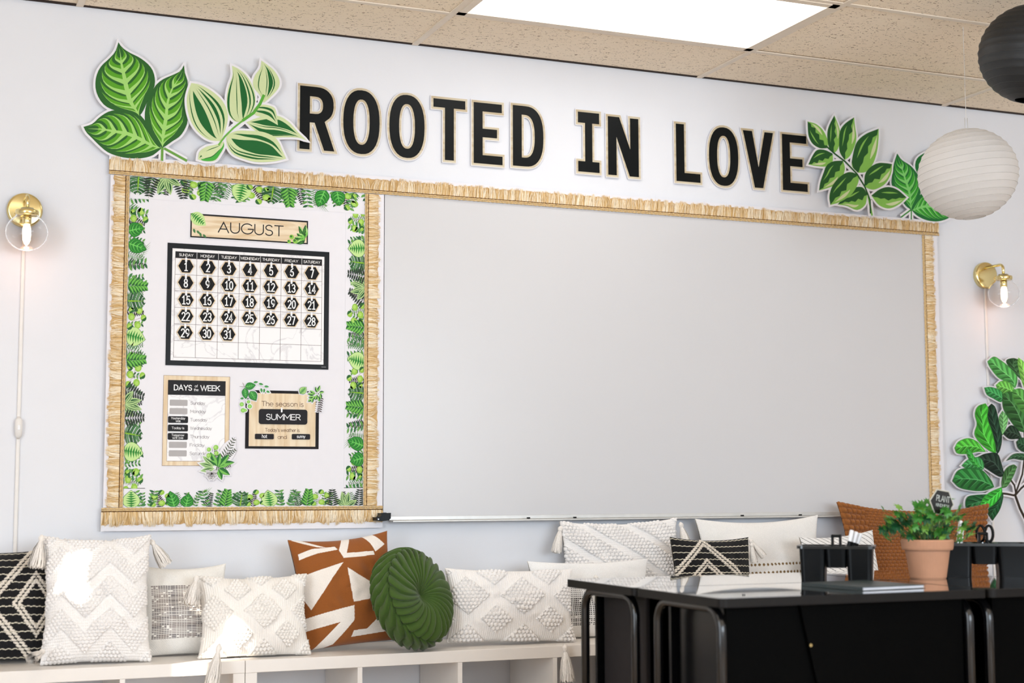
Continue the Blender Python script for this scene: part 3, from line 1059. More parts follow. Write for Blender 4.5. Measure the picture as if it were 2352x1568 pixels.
def paint2(art):
    S = [((-.85, .03), (-.35, .24), (.15, .03), (.42, .09), (.72, .07)), ((-.9, .08), (-.3, .03), (.22, .22), (.62, .06), (.9, .05)), ((-.6, .04), (.05, .03), (.35, .16), (.62, .05)),
         ((-.5, .16), (.2, .22)), ((-.35, .34), (.1, .04), (.55, .24), (.85, .04)), ((-.62, .12), (.05, .42), (.62, .05), (.82, .06)), ((-.3, .25), (.6, .3))]
    for i, lf in enumerate(TL):
        draw_striped(art, lf, [0, 3, 6, 12, 9, 15, 18][i], stripes=S[i], seed=i)
    st = [zz(*p) for p in ((1420, 1080), (1480, 1000), (1560, 920), (1660, 840), (1760, 770), (1825, 680), (1860, 600))]
    art.line(st, .006, (110, 176, 72), 21)
    art.line(st[3:], .010, (92, 168, 60), 22)
    art.poly(TL[6].ribbon(lambda u: -.2 - .5 * u, lambda u: .35, .1, .8), (210, 222, 170), 20)
    art.poly(TL[6].ribbon(lambda u: .45, lambda u: .95, .05, .9), (70, 170, 64), 20)


cutout('leaf_cutout', (zz(1600, 1240)[0], YC2, zz(1600, 1240)[1]), 'cutout of pale green striped leaves overlapping the letter R', TL, .0075, YC2, paint2, ex2)

YC3 = -.032
zz = zoomer(1820, 200, 4.3553, YC3)
q = lambda *ps: [zz(*p) for p in ps]
VL = [
    (Leaf(zz(148, 345), zz(340, 612), q((150, 420), (160, 500), (200, 570), (270, 612)), q((230, 370), (300, 430), (345, 520), (352, 580))), 1),
    (Leaf(zz(415, 285), zz(405, 665), q((370, 370), (345, 450), (350, 560), (372, 630)), q((450, 370), (475, 460), (470, 550), (445, 630))), 1),
    (Leaf(zz(612, 305), zz(518, 732), q((530, 360), (475, 430), (462, 540), (468, 650)), q((622, 400), (635, 500), (618, 590), (570, 690))), 1),
    (Leaf(zz(858, 418), zz(650, 858), q((730, 470), (640, 550), (600, 680), (590, 790)), q((855, 530), (840, 650), (800, 770), (730, 848))), 1),
    (Leaf(zz(155, 775), zz(400, 668), q((190, 700), (240, 632), (320, 630)), q((230, 790), (330, 795), (395, 750))), 1),
    (Leaf(zz(262, 1035), zz(502, 738), q((275, 950), (310, 850), (340, 780), (410, 742)), q((350, 1010), (440, 970), (500, 890), (520, 810))), 1),
    (Leaf(zz(375, 1180), zz(645, 872), q((365, 1090), (400, 980), (480, 890), (565, 850)), q((470, 1150), (580, 1080), (640, 990), (660, 920))), 1),
    (Leaf(zz(992, 772), zz(715, 990), q((930, 762), (850, 762), (770, 805), (720, 880)), q((980, 870), (920, 970), (820, 1025), (750, 1015))), 1),
    (Leaf(zz(1138, 1105), zz(785, 1085), q((1050, 1030), (960, 1000), (870, 1022)), q((1060, 1175), (960, 1215), (860, 1180))), 1),
    (Leaf(zz(448, 1175), zz(745, 1075), q((520, 1090), (610, 1010), (700, 1005)), q((540, 1190), (640, 1230), (722, 1180))), 1),
]


def ex3(art, mb):
    st = [zz(*p) for p in ((330, 590), (420, 670), (520, 745), (640, 870), (720, 1000), (770, 1130), (785, 1290))]
    for i in range(len(st) - 1):
        pa, pb = Vector(st[i]), Vector(st[i + 1])
        d = (pb - pa).normalized(); n = Vector((-d.y, d.x))
        card(mb, [tuple(pa + n * .014), tuple(pa - n * .014), tuple(pb - n * .014), tuple(pb + n * .014)], YC3 - .003, YC3)


def paint3(art):
    for i, (lf, sd) in enumerate(VL):
        draw_variegated(art, lf, 3 * (i % 4), sd, seed=i + 20)
    st = [zz(*p) for p in ((330, 590), (420, 670), (520, 745), (640, 870), (720, 1000), (770, 1130), (775, 1260))]
    art.line(st, .007, (34, 84, 38), 16)
    art.line([zz(755, 1100), zz(790, 1280)], .008, (120, 180, 80), 15)


cutout('leaf_cutout', (zz(780, 1280)[0], YC3, zz(780, 1280)[1]), 'cutout of variegated green leaves right of the word LOVE', [v[0] for v in VL], .0075, YC3, paint3, ex3)

YC4 = -.022
zz = zoomer(1820, 200, 4.3553, YC4)
q = lambda *ps: [zz(*p) for p in ps]
K1 = Leaf(zz(1043, 665), zz(1185, 1232), q((1010, 770), (990, 900), (992, 990), (1070, 1110), (1130, 1190)), q((1090, 730), (1180, 790), (1250, 880), (1288, 980), (1270, 1080), (1225, 1170)))
K2 = Leaf(zz(1620, 1265), zz(1190, 1235), q((1530, 1180), (1430, 1090), (1340, 1045), (1270, 1080), (1215, 1160)), q((1540, 1320), (1440, 1345), (1330, 1330), (1240, 1285)))
K3 = Leaf(zz(1560, 540), zz(1330, 1010), q((1450, 610), (1340, 650), (1250, 705), (1222, 780), (1238, 850), (1285, 930)), q((1610, 680), (1640, 800), (1600, 900), (1500, 990), (1400, 1030)))


def ex4(art, mb):
    for b in ((1085, 1300), (1185, 1320)):
        pa, pb = Vector(zz(1185, 1225)), Vector(zz(*b))
        d = (pb - pa).normalized(); n = Vector((-d.y, d.x))
        card(mb, [tuple(pa + n * .011), tuple(pa - n * .011), tuple(pb - n * .011), tuple(pb + n * .011)], YC4 - .003, YC4)
        art.line([tuple(pa), tuple(pb)], .006, (60, 140, 60), 2)


GRN = dict(dark=(34, 110, 52), mid=(60, 160, 48), light=(128, 208, 112))
cutout('leaf_cutout', (zz(1250, 1300)[0], YC4, zz(1250, 1300)[1]), 'cutout of veined green leaves half hidden behind the white paper lantern', [K1, K2, K3], .0075, YC4,
       lambda art: (draw_calathea(art, K3, 0, **GRN), draw_calathea(art, K2, 6, **GRN), draw_calathea(art, K1, 12, **GRN)), ex4)

# ------------------------------------------------------------------ fiddle leaf fig cutout (right edge)
YF = -.03
zz = zoomer(2100, 780, 3.5635, YF)
FIG = [  # tip, base, left, right, colour
    ((845, 160), (885, 345), [(800, 150), (745, 175), (800, 260)], [(862, 240), (885, 300)], (40, 78, 40)),
    ((846, 145), (905, 430), [(842, 200), (868, 320)], [(898, 190), (925, 300)], (120, 190, 78)),
    ((592, 178), (820, 398), [(612, 225), (680, 310), (760, 352)], [(645, 138), (700, 165), (765, 215), (832, 290), (838, 350)], (74, 150, 72)),
    ((660, 372), (830, 440), [(690, 430), (760, 455)], [(705, 338), (765, 345), (812, 400)], (92, 164, 66)),
    ((565, 392), (718, 480), [(588, 450), (640, 482), (702, 512)], [(620, 386), (690, 408), (716, 440)], (48, 130, 66)),
    ((712, 445), (898, 760), [(720, 560), (770, 650), (840, 740)], [(770, 425), (860, 450), (915, 560), (925, 680)], (46, 96, 44)),
    ((800, 410), (960, 640), [(800, 480), (860, 580)], [(870, 400), (960, 470), (985, 560)], (76, 142, 62)),
    ((715, 580), (715, 785), [(684, 640), (700, 730)], [(760, 640), (745, 720)], (98, 158, 92)),
    ((718, 770), (880, 815), [(770, 812), (840, 812)], [(780, 700), (840, 735)], (24, 44, 28)),
    ((625, 522), (672, 938), [(592, 560), (590, 640), (630, 760), (655, 880)], [(660, 560), (690, 690), (712, 800), (695, 900)], (18, 48, 30)),
    ((575, 520), (662, 932), [(512, 545), (488, 610), (505, 690), (484, 770), (525, 840), (600, 905)], [(598, 560), (592, 640), (628, 750), (655, 860)], (58, 158, 44)),
    ((322, 885), (580, 918), [(345, 930), (430, 935), (510, 918)], [(355, 832), (430, 805), (500, 828), (550, 880)], (66, 160, 48)),
    ((505, 960), (730, 1105), [(520, 1010), (600, 1068), (690, 1122)], [(580, 930), (670, 930), (705, 1010)], (20, 40, 28)),
    ((378, 1030), (560, 1060), [(430, 1060), (500, 1075)], [(430, 980), (520, 960), (560, 1010)], (52, 132, 66)),
    ((415, 890), (535, 1050), [(430, 960), (480, 1030)], [(450, 905), (500, 985)], (44, 140, 48)),
    ((302, 1155), (645, 1205), [(360, 1210), (450, 1232), (540, 1238), (610, 1222)], [(345, 1072), (430, 1048), (540, 1062), (615, 1140)], (38, 110, 48)),
    ((832, 1040), (705, 1215), [(800, 1020), (740, 1055), (708, 1140)], [(800, 1120), (750, 1200)], (58, 104, 52)),
    ((430, 1412), (700, 1255), [(408, 1350), (425, 1285), (500, 1268), (620, 1262)], [(500, 1400), (600, 1370), (680, 1300)], (30, 92, 46)),
    ((630, 1482), (712, 1250), [(585, 1400), (640, 1350), (690, 1290)], [(690, 1390), (718, 1290)], (16, 66, 32)),
    ((528, 1345), (705, 1205), [(560, 1285), (620, 1240)], [(560, 1382), (640, 1350), (705, 1260)], (52, 166, 50)),
    ((822, 835), (930, 900), [(840, 890), (890, 920)], [(870, 800), (920, 830)], (30, 66, 38)),
    ((738, 992), (930, 950), [(800, 975), (880, 985)], [(800, 935), (880, 930)], (36, 72, 42)),
    ((1090, 150), (930, 420), [(1010, 170), (940, 260)], [(1090, 260), (1010, 380)], (70, 150, 66)),
    ((1180, 480), (950, 640), [(1080, 430), (980, 500)], [(1150, 580), (1040, 650)], (40, 110, 50)),
    ((1130, 820), (930, 900), [(1050, 780), (970, 820)], [(1090, 900), (1000, 930)], (58, 150, 52)),
    ((1150, 1080), (920, 1170), [(1080, 1030), (980, 1080)], [(1110, 1150), (1010, 1190)], (34, 100, 46)),
]
FL = [Leaf(zz(*a), zz(*b), [zz(*p) for p in l], [zz(*p) for p in r]) for a, b, l, r, c_ in FIG]
FCOL = [f[4] for f in FIG]
BR = [[(880, 560), (905, 900), (880, 1100), (820, 1272)], [(785, 1148), (815, 1190), (828, 1262)], [(700, 1255), (760, 1262), (820, 1275), (870, 1215), (960, 1140)], [(820, 1268), (860, 1380), (905, 1470), (960, 1640), (1000, 1900)]]


def exf(art, mb):
    for st in BR:
        st = [zz(*p) for p in st]
        for i in range(len(st) - 1):
            pa, pb = Vector(st[i]), Vector(st[i + 1])
            d = (pb - pa).normalized(); n = Vector((-d.y, d.x)) * .012
            card(mb, [tuple(pa + n), tuple(pa - n), tuple(pb - n), tuple(pb + n)], YF - .003, YF)


def paintf(art):
    for j, st in enumerate(BR):
        art.line([zz(*p) for p in st], .013 if j == 3 else .009, (52, 42, 32), 1)
    for i, lf in enumerate(FL):
        c_ = FCOL[i]
        lev = 2 + 4 * i
        art.poly(lf.outline(), c_, lev)
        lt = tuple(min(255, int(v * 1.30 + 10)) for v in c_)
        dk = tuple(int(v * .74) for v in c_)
        vein = tuple(min(255, int(v * 1.25 + 45)) for v in c_)
        for sg in (-1, 1):
            for k in range(5):
                u0 = .08 + .16 * k
                art.poly([lf.P(u0, sg * .03), lf.P(u0 + .10, sg * .5), lf.P(u0 + .17, sg * .9), lf.P(u0 + .23, sg * .86), lf.P(u0 + .17, sg * .45), lf.P(u0 + .09, sg * .03)], lt if sg > 0 else dk, lev + 1)
                art.line([lf.P(u0, 0), lf.P(u0 + .10, sg * .48), lf.P(u0 + .18, sg * .88)], .0022, vein, lev + 2, taper=True, joints=False)
        art.poly(lf.ribbon(lambda u: -.05 * (1 - u) - .012, lambda u: .05 * (1 - u) + .012, 0, .95), vein, lev + 3)


cutout('fig_plant_cutout', (zz(960, 1640)[0], YF, zz(960, 1640)[1]), 'printed fiddle leaf fig branch cutout standing off the wall at the right edge', FL, .005, YF, paintf, exf, cat='plant cutout')


# ------------------------------------------------------------------ lettering ROOTED IN LOVE
def sup(cx, cz, rx, rz, a0, a1, n=20, e=2.35):
    out = []
    for k in range(n + 1):
        a = math.radians(a0 + (a1 - a0) * k / n)
        c, s = math.cos(a), math.sin(a)
        out.append((cx + rx * math.copysign(abs(c) ** (2 / e), c), cz + rz * math.copysign(abs(s) ** (2 / e), s)))
    return out


BIG = {
    'O': ([sup(.5, .5, .5, .5, 0, 360, 36)[:-1], sup(.5, .5, .225, .355, 0, 360, 30)[:-1]]),
    'R': ([[(0, 0), (.285, 0), (.285, .43), (.425, .43), (.705, 0), (1.0, 0), (.715, .455)] + sup(.47, .722, .50, .278, -55, 90, 14) + [(0, 1)], [(.285, .57), (.285, .845)] + sup(.45, .7075, .215, .1375, 90, -90, 10)]),
    'T': ([[(.36, 0), (.64, 0), (.64, .86), (1, .86), (1, 1), (0, 1), (0, .86), (.36, .86)]]),
    'E': ([[(0, 0), (1, 0), (1, .14), (.31, .14), (.31, .435), (.81, .435), (.81, .575), (.31, .575), (.31, .86), (.98, .86), (.98, 1), (0, 1)]]),
    'D': ([[(0, 0), (.40, 0)] + sup(.40, .5, .60, .5, -90, 90, 24, 2.5) + [(0, 1)], [(.29, .145), (.29, .855)] + sup(.38, .5, .335, .355, 90, -90, 18, 2.5)]),
    'I': ([[(0, 0), (1, 0), (1, .175), (.67, .175), (.67, .82), (1, .82), (1, 1), (0, 1), (0, .82), (.33, .82), (.33, .175), (0, .175)]]),
    'N': ([[(0, 0), (.275, 0), (.275, .66), (.70, 0), (1, 0), (1, 1), (.725, 1), (.725, .46), (.37, 1), (0, 1)]]),
    'L': ([[(0, 0), (1, 0), (1, .15), (.34, .15), (.34, 1), (0, 1)]]),
    'V': ([[(.365, 0), (.64, 0), (1, 1), (.715, 1), (.5, .36), (.30, 1), (0, 1)]]),
}
YL = -.007
LETTERS = [('R', 1.556, 1.686, 2.189, 2.422, 'letter R, first of ROOTED, leaf overlapping its foot'), ('O', 1.719, 1.858, 2.188, 2.427, 'letter O right after the R'), ('O', 1.896, 2.034, 2.188, 2.427, 'letter O just before the T'),
           ('T', 2.069, 2.197, 2.193, 2.425, 'letter T of ROOTED'), ('E', 2.231, 2.349, 2.191, 2.426, 'letter E of ROOTED'), ('D', 2.392, 2.52, 2.194, 2.430, 'letter D ending ROOTED'),
           ('I', 2.668, 2.76, 2.193, 2.43, 'slab letter I of IN'), ('N', 2.798, 2.933, 2.19, 2.424, 'letter N of IN'), ('L', 3.102, 3.212, 2.188, 2.422, 'letter L starting LOVE'),
           ('O', 3.253, 3.39, 2.184, 2.426, 'letter O of LOVE'), ('V', 3.414, 3.558, 2.188, 2.423, 'letter V of LOVE'), ('E', 3.601, 3.722, 2.188, 2.424, 'letter E ending LOVE')]
for ch, xa, xb, za, zb, lab in LETTERS:
    loops = [[(xa + (xb - xa) * p[0], za + (zb - za) * p[1]) for p in lp] for lp in BIG[ch]]
    t = thing('wall_letter', ((xa + xb) / 2, YL, za), 'black paper ' + lab, 'letter', 'letters spelling ROOTED IN LOVE')

    def ring(d):
        return [offset_poly(loops[0], d)] + [offset_poly(lp, -d) for lp in loops[1:]]
    mb = MB()
    r = ring(.0112)
    card(mb, r[0], YL - .0012, YL, holes=r[1:])
    mb.build('white_edge', M['paper'], t)
    mb = MB()
    r = ring(.0085)
    card(mb, r[0], YL - .0017, YL - .0012, holes=r[1:])
    mb.build('wood_border', M['letter_wood'], t)
    mb = MB()
    card(mb, loops[0], YL - .0022, YL - .0017, (15, 18, 19), holes=loops[1:])
    mb.build('black_face', M['gloss_print'], t)
    cx, cz = (xa + (xb - xa) * (.15 if ch in 'RELDNO' else .5)), (za + zb) / 2
    if ch == 'V':
        cz = za + .02
    MB().box(cx - .008, cx + .008, YL, -.0015, cz - .008, cz + .008).build('mounting_tab', M['paper'], t)

# ------------------------------------------------------------------ printed leaf border inside the calendar board
def b_monstera(art, S, rnd):
    ang = math.radians(90 + rnd.uniform(-18, 18))
    lf = simple_leaf((0, -.10 * S), ang, S * 1.10, S * 1.02, fat=.34)
    for sg in (-1, 1):
        for k in range(7):
            u0 = .02 + .115 * k
            col = [(40, 84, 44), (60, 108, 62), (92, 138, 88)][(k + (sg > 0)) % 3]
            art.poly([lf.P(u0, 0), lf.P(u0 + .07, sg * .5), lf.P(u0 + .14, sg * .98), lf.P(u0 + .235, sg * .96), lf.P(u0 + .155, sg * .48), lf.P(u0 + .10, 0)], col, 4)
    art.poly(lf.ribbon(lambda u: -.10 * (1 - u), lambda u: .10 * (1 - u), 0, .96), (136, 186, 40), 5)


def b_oval(art, S, rnd):
    lf = simple_leaf((0, -.12 * S), math.radians(90 + rnd.uniform(-14, 14)), S * 1.12, S * .86, fat=.42)
    art.poly(lf.outline(), (58, 118, 58), 4)
    art.poly(offset_poly(lf.outline(), -.0012), (196, 226, 150), 5)
    for sg in (-1, 1):
        for k in range(9):
            u0 = .02 + .095 * k
            art.poly([lf.P(u0, 0), lf.P(u0 + .08, sg * .66), lf.P(u0 + .085, 0)], (44, 138, 48), 6)
    art.line([lf.P(0, 0), lf.P(.95, 0)], .0016, (28, 104, 44), 7, taper=True)


def b_calathea(art, S, rnd):
    for dx, a, l in ((-.22, 104, 1.05), (.30, 80, .88)):
        lf = simple_leaf((dx * S, -.08 * S), math.radians(a + rnd.uniform(-6, 6)), S * l, S * .66, fat=.36)
        draw_calathea(art, lf, 4 if dx < 0 else 10, dark=(44, 140, 44), mid=(30, 104, 38), light=(112, 200, 92), n=5, edge=(22, 62, 28))


def b_eucal(art, S, rnd):
    art.line([(-.35 * S, -.05 * S), (-.1 * S, .35 * S), (.05 * S, .8 * S)], .0009, (150, 112, 100), 3)
    art.line([(-.1 * S, .35 * S), (.35 * S, .5 * S)], .0009, (150, 112, 100), 3)
    for x, z, r, d in ((-.38, .12, .15, 1), (-.30, .55, .17, 0), (.05, .22, .17, 0), (.02, .85, .15, 1), (.36, .62, .18, 0), (.34, .20, .13, 1)):
        c_ = (x * S, z * S)
        art.disc(c_, r * S, (150, 196, 72), 4, 12)
        art.disc((c_[0] - .02 * S, c_[1] + .02 * S), r * S * .55, (176, 214, 104), 5, 10)
        if d:
            art.poly([(c_[0] + r * S * math.cos(a), c_[1] + r * S * math.sin(a)) for a in np.linspace(1.2, 4.0, 8)], (40, 96, 44), 6)


def b_zz(art, S, rnd):
    a0 = math.radians(90 + rnd.uniform(-12, 12))
    d = (math.cos(a0), math.sin(a0))
    art.line([(0, -.05 * S), (d[0] * S, d[1] * S)], .0012, (70, 130, 60), 4)
    for k in range(6):
        b = (d[0] * S * (.02 + .16 * k), d[1] * S * (.02 + .16 * k))
        for sg in (-1, 1):
            lf = simple_leaf(b, a0 + sg * math.radians(52 - 3 * k), S * (.50 - .04 * k), S * .20)
            art.poly(lf.outline(), (34, 96, 40), 5)
            art.poly(lf.ribbon(lambda u: 0, lambda u: .92, 0, .97, 6), (112, 186, 76), 6)


def b_fern(art, S, rnd, col=(54, 62, 46), thick=1.0):
    a0 = math.radians(90 + rnd.uniform(-24, 24))
    d = (math.cos(a0), math.sin(a0))
    art.line([(0, -.05 * S), (d[0] * S * 1.05, d[1] * S * 1.05)], .0009, (88, 62, 52), 4)
    for k in range(8):
        b = (d[0] * S * .13 * k, d[1] * S * .13 * k)
        for sg in (-1, 1):
            lf = simple_leaf(b, a0 + sg * math.radians(58), S * (.42 - .035 * k), S * .085 * thick, bend=.12 * sg)
            art.poly(lf.outline(), col, 5)


def b_darkfern(art, S, rnd):
    b_fern(art, S, rnd, (44, 54, 44), 1.1)


def b_softfern(art, S, rnd):
    b_fern(art, S, rnd, (92, 138, 86), .7)


def b_striped(art, S, rnd):
    for k, (a, l) in enumerate(((140, .75), (105, .95), (72, .9), (38, .72))):
        lf = simple_leaf((0, -.05 * S), math.radians(a + rnd.uniform(-8, 8)), S * l, S * .34)
        draw_striped(art, lf, 4 + 2 * k, (176, 206, 140), (34, 86, 46), ((-.7, .1), (-.1, .1), (.45, .22)), seed=k)


def b_palm(art, S, rnd):
    pts = [(-.5 * S + S * k / 10, (-.05 + .95 * math.sin(k / 10 * 1.5)) * S) for k in range(11)]
    art.line(pts, .0009, (88, 128, 70), 4)
    for k in range(1, 11):
        for da in (60, -35):
            a = math.radians(35 + da - 4 * k)
            art.line([pts[k], (pts[k][0] + math.cos(a) * S * .36, pts[k][1] + math.sin(a) * S * .30)], .0016, (104, 152, 88), 4, taper=True)


def b_sprig(art, S, rnd):
    for b0, a0 in ((-.2, 100), (.2, 78)):
        a0 = math.radians(a0 + rnd.uniform(-8, 8))
        d = (math.cos(a0), math.sin(a0))
        art.line([(b0 * S, -.05 * S), (b0 * S + d[0] * S, d[1] * S)], .0008, (120, 128, 96), 3)
        for k in range(5):
            b = (b0 * S + d[0] * S * .2 * (k + .3), d[1] * S * .2 * (k + .3))
            for sg in (-1, 1):
                lf = simple_leaf(b, a0 + sg * math.radians(60), S * .24, S * .11)
                art.poly(lf.outline(), [(66, 128, 70), (104, 160, 76), (40, 96, 52)][(k + (sg > 0)) % 3], 4)


SEQ = dict(m=(b_monstera, 1.0), o=(b_oval, .95), c=(b_calathea, 1.25), e=(b_eucal, .9), z=(b_zz, .8), f=(b_softfern, .6), d=(b_darkfern, .62), s=(b_striped, 1.0), p=(b_palm, .9), g=(b_sprig, .75))


def border(p0, p1, inward, W_, seq, label, seed, clip=.0):
    rnd = random.Random(seed)
    a, b = Vector(p0), Vector(p1)
    L = (b - a).length
    d, n = (b - a) / L, Vector(inward)
    t = thing('leaf_border', ((a.x + b.x) / 2, YP, (a.y + b.y) / 2), label, 'border strip', 'printed leaf border strips')
    mb = MB()
    ol = [a, b, b + n * W_, a + n * W_]
    card(mb, [tuple(v) for v in (ol if area2([tuple(v) for v in ol]) > 0 else ol[::-1])], YP - .0006, YP)
    mb.build('paper_strip', M['paper'], t)
    art = Art(YP - .0009, .00006)
    tot = sum(SEQ[k][1] for k in seq)
    pos = 0
    S = W_ * .90
    nfill = int(L / .052)
    for kf in range(nfill):
        cf_ = L * (kf + .5 + rnd.uniform(-.2, .2)) / nfill
        art.T = lambda u, v, cf_=cf_: (a.x + d.x * min(max(cf_ + u, 0), L) + n.x * max(v, 0), a.y + d.y * min(max(cf_ + u, 0), L) + n.y * max(v, 0))
        (b_softfern, b_sprig, b_darkfern)[kf % 3](art, S * .86, rnd)
    art.y -= .0005
    for k in seq:
        fn, wd = SEQ[k]
        cpos = L * (pos + wd / 2) / tot
        pos += wd
        wx = 1.45 if k in 'fdg' else 1.2
        art.T = lambda u, v, cpos=cpos, wx=wx: (a.x + d.x * min(max(cpos + u * wx, 0), L) + n.x * max(v, 0), a.y + d.y * min(max(cpos + u * wx, 0), L) + n.y * max(v, 0))
        fn(art, S, rnd)
    art.T = None
    art.build('leaf_print', M['print'], t)


border((.957, 2.040), (1.800, 2.040), (0, -1), .076, 'mdsdezfgoemzgpceg', 'printed leaf border strip along the top inside the calendar board', 1)
border((.957, .968), (.957, 1.962), (1, 0), .072, 'egomdsdezfoemzgpceg', 'printed leaf border strip down the left inside the calendar board', 2)
border((1.800, 1.962), (1.800, .968), (-1, 0), .072, 'egomdsdezfgoemzgpceg', 'printed leaf border strip down the right inside the calendar board', 3)
border((.957, .906), (1.800, .906), (0, 1), .064, 'ogecpgzmeogfzedsd', 'printed leaf border strip along the bottom inside the calendar board', 4)

# ------------------------------------------------------------------ AUGUST sign
BLK = (26, 24, 26)
YS = YP - .001
zz = zoomer(370, 480, 4.1275, YS)
t = thing('month_sign', (1.377, YS, 1.835), 'wood grain month sign reading AUGUST with printed leaves in two corners', 'sign')
X_0, X_1, Z_0, Z_1 = 1.165, 1.590, 1.836, 1.926
MB().box(X_0, X_1, YS - .0008, YS, Z_0, Z_1).build('card', M['paper'], t)
MB().box(X_0 + .006, X_1 - .008, YS - .0014, YS - .0010, Z_0 + .008, Z_1 - .008).build('wood_print', M['sign_wood'], t)
art = Art(YS - .0010, .0001)
art.poly([[(X_0 + .001, Z_0 + .003), (X_1 - .003, Z_0 + .003), (X_1 - .003, Z_1 - .002), (X_0 + .001, Z_1 - .002)], [(X_0 + .006, Z_0 + .008), (X_0 + .006, Z_1 - .008), (X_1 - .008, Z_1 - .008), (X_1 - .008, Z_0 + .008)]], BLK, 0)
text(art, 'AUGUST', 1.380, 1.881, .036, .0038, BLK, 6, width=.232)
lf = simple_leaf((X_0 + .003, Z_1 - .002), math.radians(-38), .066, .046)
art.poly(lf.outline(), (196, 226, 150), 8)
for sg in (-1, 1):
    for k in range(8):
        art.poly([lf.P(.03 + .1 * k, 0), lf.P(.12 + .1 * k, sg * .7), lf.P(.12 + .1 * k, 0)], (44, 138, 48), 9)
for k in range(4):
    art.poly(simple_leaf((X_0 + .012 + .011 * k, Z_0 + .034 - .006 * k), math.radians(-70 + 25 * (k % 2)), .017, .008).outline(), (72, 122, 72), 9)
for k, (a, l) in enumerate(((120, .048), (88, .05), (150, .036), (175, .04), (205, .036))):
    lf = simple_leaf((X_1 - .014, Z_0 + .026 - .002 * k), math.radians(a), l, .019)
    draw_variegated(art, lf, 8 + 3 * k, 1, light=(122, 196, 84), seed=k)
for c_, r in (((X_1 - .063, Z_0 + .026), .0085), ((X_1 - .05, Z_0 + .012), .009), ((X_1 - .072, Z_0 + .009), .007)):
    art.disc(c_, r, (146, 200, 80), 9)
    art.disc((c_[0] - .002, c_[1] + .002), r * .5, (60, 120, 50), 10)
art.build('print', M['print'], t)

# ------------------------------------------------------------------ calendar poster
t = thing('calendar_poster', (1.378, YS, 1.39), 'black bordered marble calendar poster with weekday headings', 'calendar')
CX0, CX1, CZ0, CZ1 = 1.089, 1.667, 1.390, 1.8155
MB().box(CX0, CX1, YS - .0007, YS, CZ0, CZ1).build('black_card', M['ink'] if 'ink' in M else mat('black_ink', (22, 24, 27), .4, noise=.15, nscale=14, spec=.15), t)
MB().box(1.106, 1.6485, YS - .0010, YS - .0007, 1.4075, 1.797).build('marble_print', M['marble'], t)
GX0, GX1 = 1.116, 1.640
GZT, GZH, GZB = 1.787, 1.764, 1.4185
art = Art(YS - .0012, .0001)
cw = (GX1 - GX0) / 7
rh = (GZH - GZB) / 6
art.rect(GX0, GX1, GZH, GZT, BLK, 0)
DAYS = ['SUNDAY', 'MONDAY', 'TUESDAY', 'WEDNESDAY', 'THURSDAY', 'FRIDAY', 'SATURDAY']
for i in range(8):
    x = GX0 + cw * i
    art.rect(x - .0006, x + .0006, GZB, GZH, (112, 92, 92), 1)
    if 0 < i < 7:
        art.rect(x - .0007, x + .0007, GZH + .001, GZT - .001, (232, 232, 232), 1)
for j in range(7):
    z = GZB + rh * j
    art.rect(GX0, GX1, z - .0006, z + .0006, (112, 92, 92), 1)
for i, s_ in enumerate(DAYS):
    text(art, s_, GX0 + cw * (i + .5), (GZH + GZT) / 2, .0088, .0013, (240, 238, 236), 2, width=.011 + .0062 * len(s_))
art.rect(1.641, 1.658, 1.3985, 1.3997, (190, 190, 190), 2)
art.build('print', M['print'], t)

# dates
NUMW = ('one two three four five six seven eight nine ten eleven twelve thirteen fourteen fifteen sixteen seventeen eighteen nineteen twenty '
        'twenty-one twenty-two twenty-three twenty-four twenty-five twenty-six twenty-seven twenty-eight twenty-nine thirty thirty-one').split()
HR, HB = .0298, .0264
first = {}
for n_ in range(1, 32):
    i, j = (n_ - 1) % 7, (n_ - 1) // 7
    rr = random.Random(n_)
    cx, cz = GX0 + cw * (i + .5) + rr.uniform(-.0012, .0012), GZH - rh * (j + .5) + rr.uniform(-.001, .001)
    yy = YS - .004
    t = thing('date_card', (cx, yy, cz), 'black hexagon card numbered %s under %s, %s row of the calendar' % (NUMW[n_ - 1], DAYS[i].title(), ('top', 'second', 'third', 'fourth', 'fifth')[j]), 'date card', 'hexagon date cards on the calendar')
    if not first:
        hx = lambda r, a=0: [(r * math.cos(PI / 3 * k), r * math.sin(PI / 3 * k) * .97) for k in range(6)]
        mb = MB(); card(mb, hx(HR), -.0009, 0); first['card'] = mb.build('wood_card', M['sign_wood'], t, world=False)
        mb = MB(); card(mb, hx(HB), -.0012, -.0009); first['face'] = mb.build('black_face', M['black_card'] if 'black_card' in M else mat('black_card', (18, 17, 18), .5, noise=.1, spec=.15), t, world=False)
        mb = MB(); card(mb, rrect(-.0034, .0034, HR * .84 - .011, HR * .84 + .0055, .003), -.0034, .0035, (235, 235, 235)); first['hook'] = mb.build('hook', M['white_plastic'], t, world=False)
    else:
        for k_, nm in (('card', 'wood_card'), ('face', 'black_face'), ('hook', 'hook')):
            share(nm, first[k_], t)
    art = Art(-.0014)
    text(art, str(n_), .0002, -.0015, .0275, .0040, (240, 240, 240), 0, xs=.80, gap=.20)
    art.mb.build('number', M['print'], t, world=False)

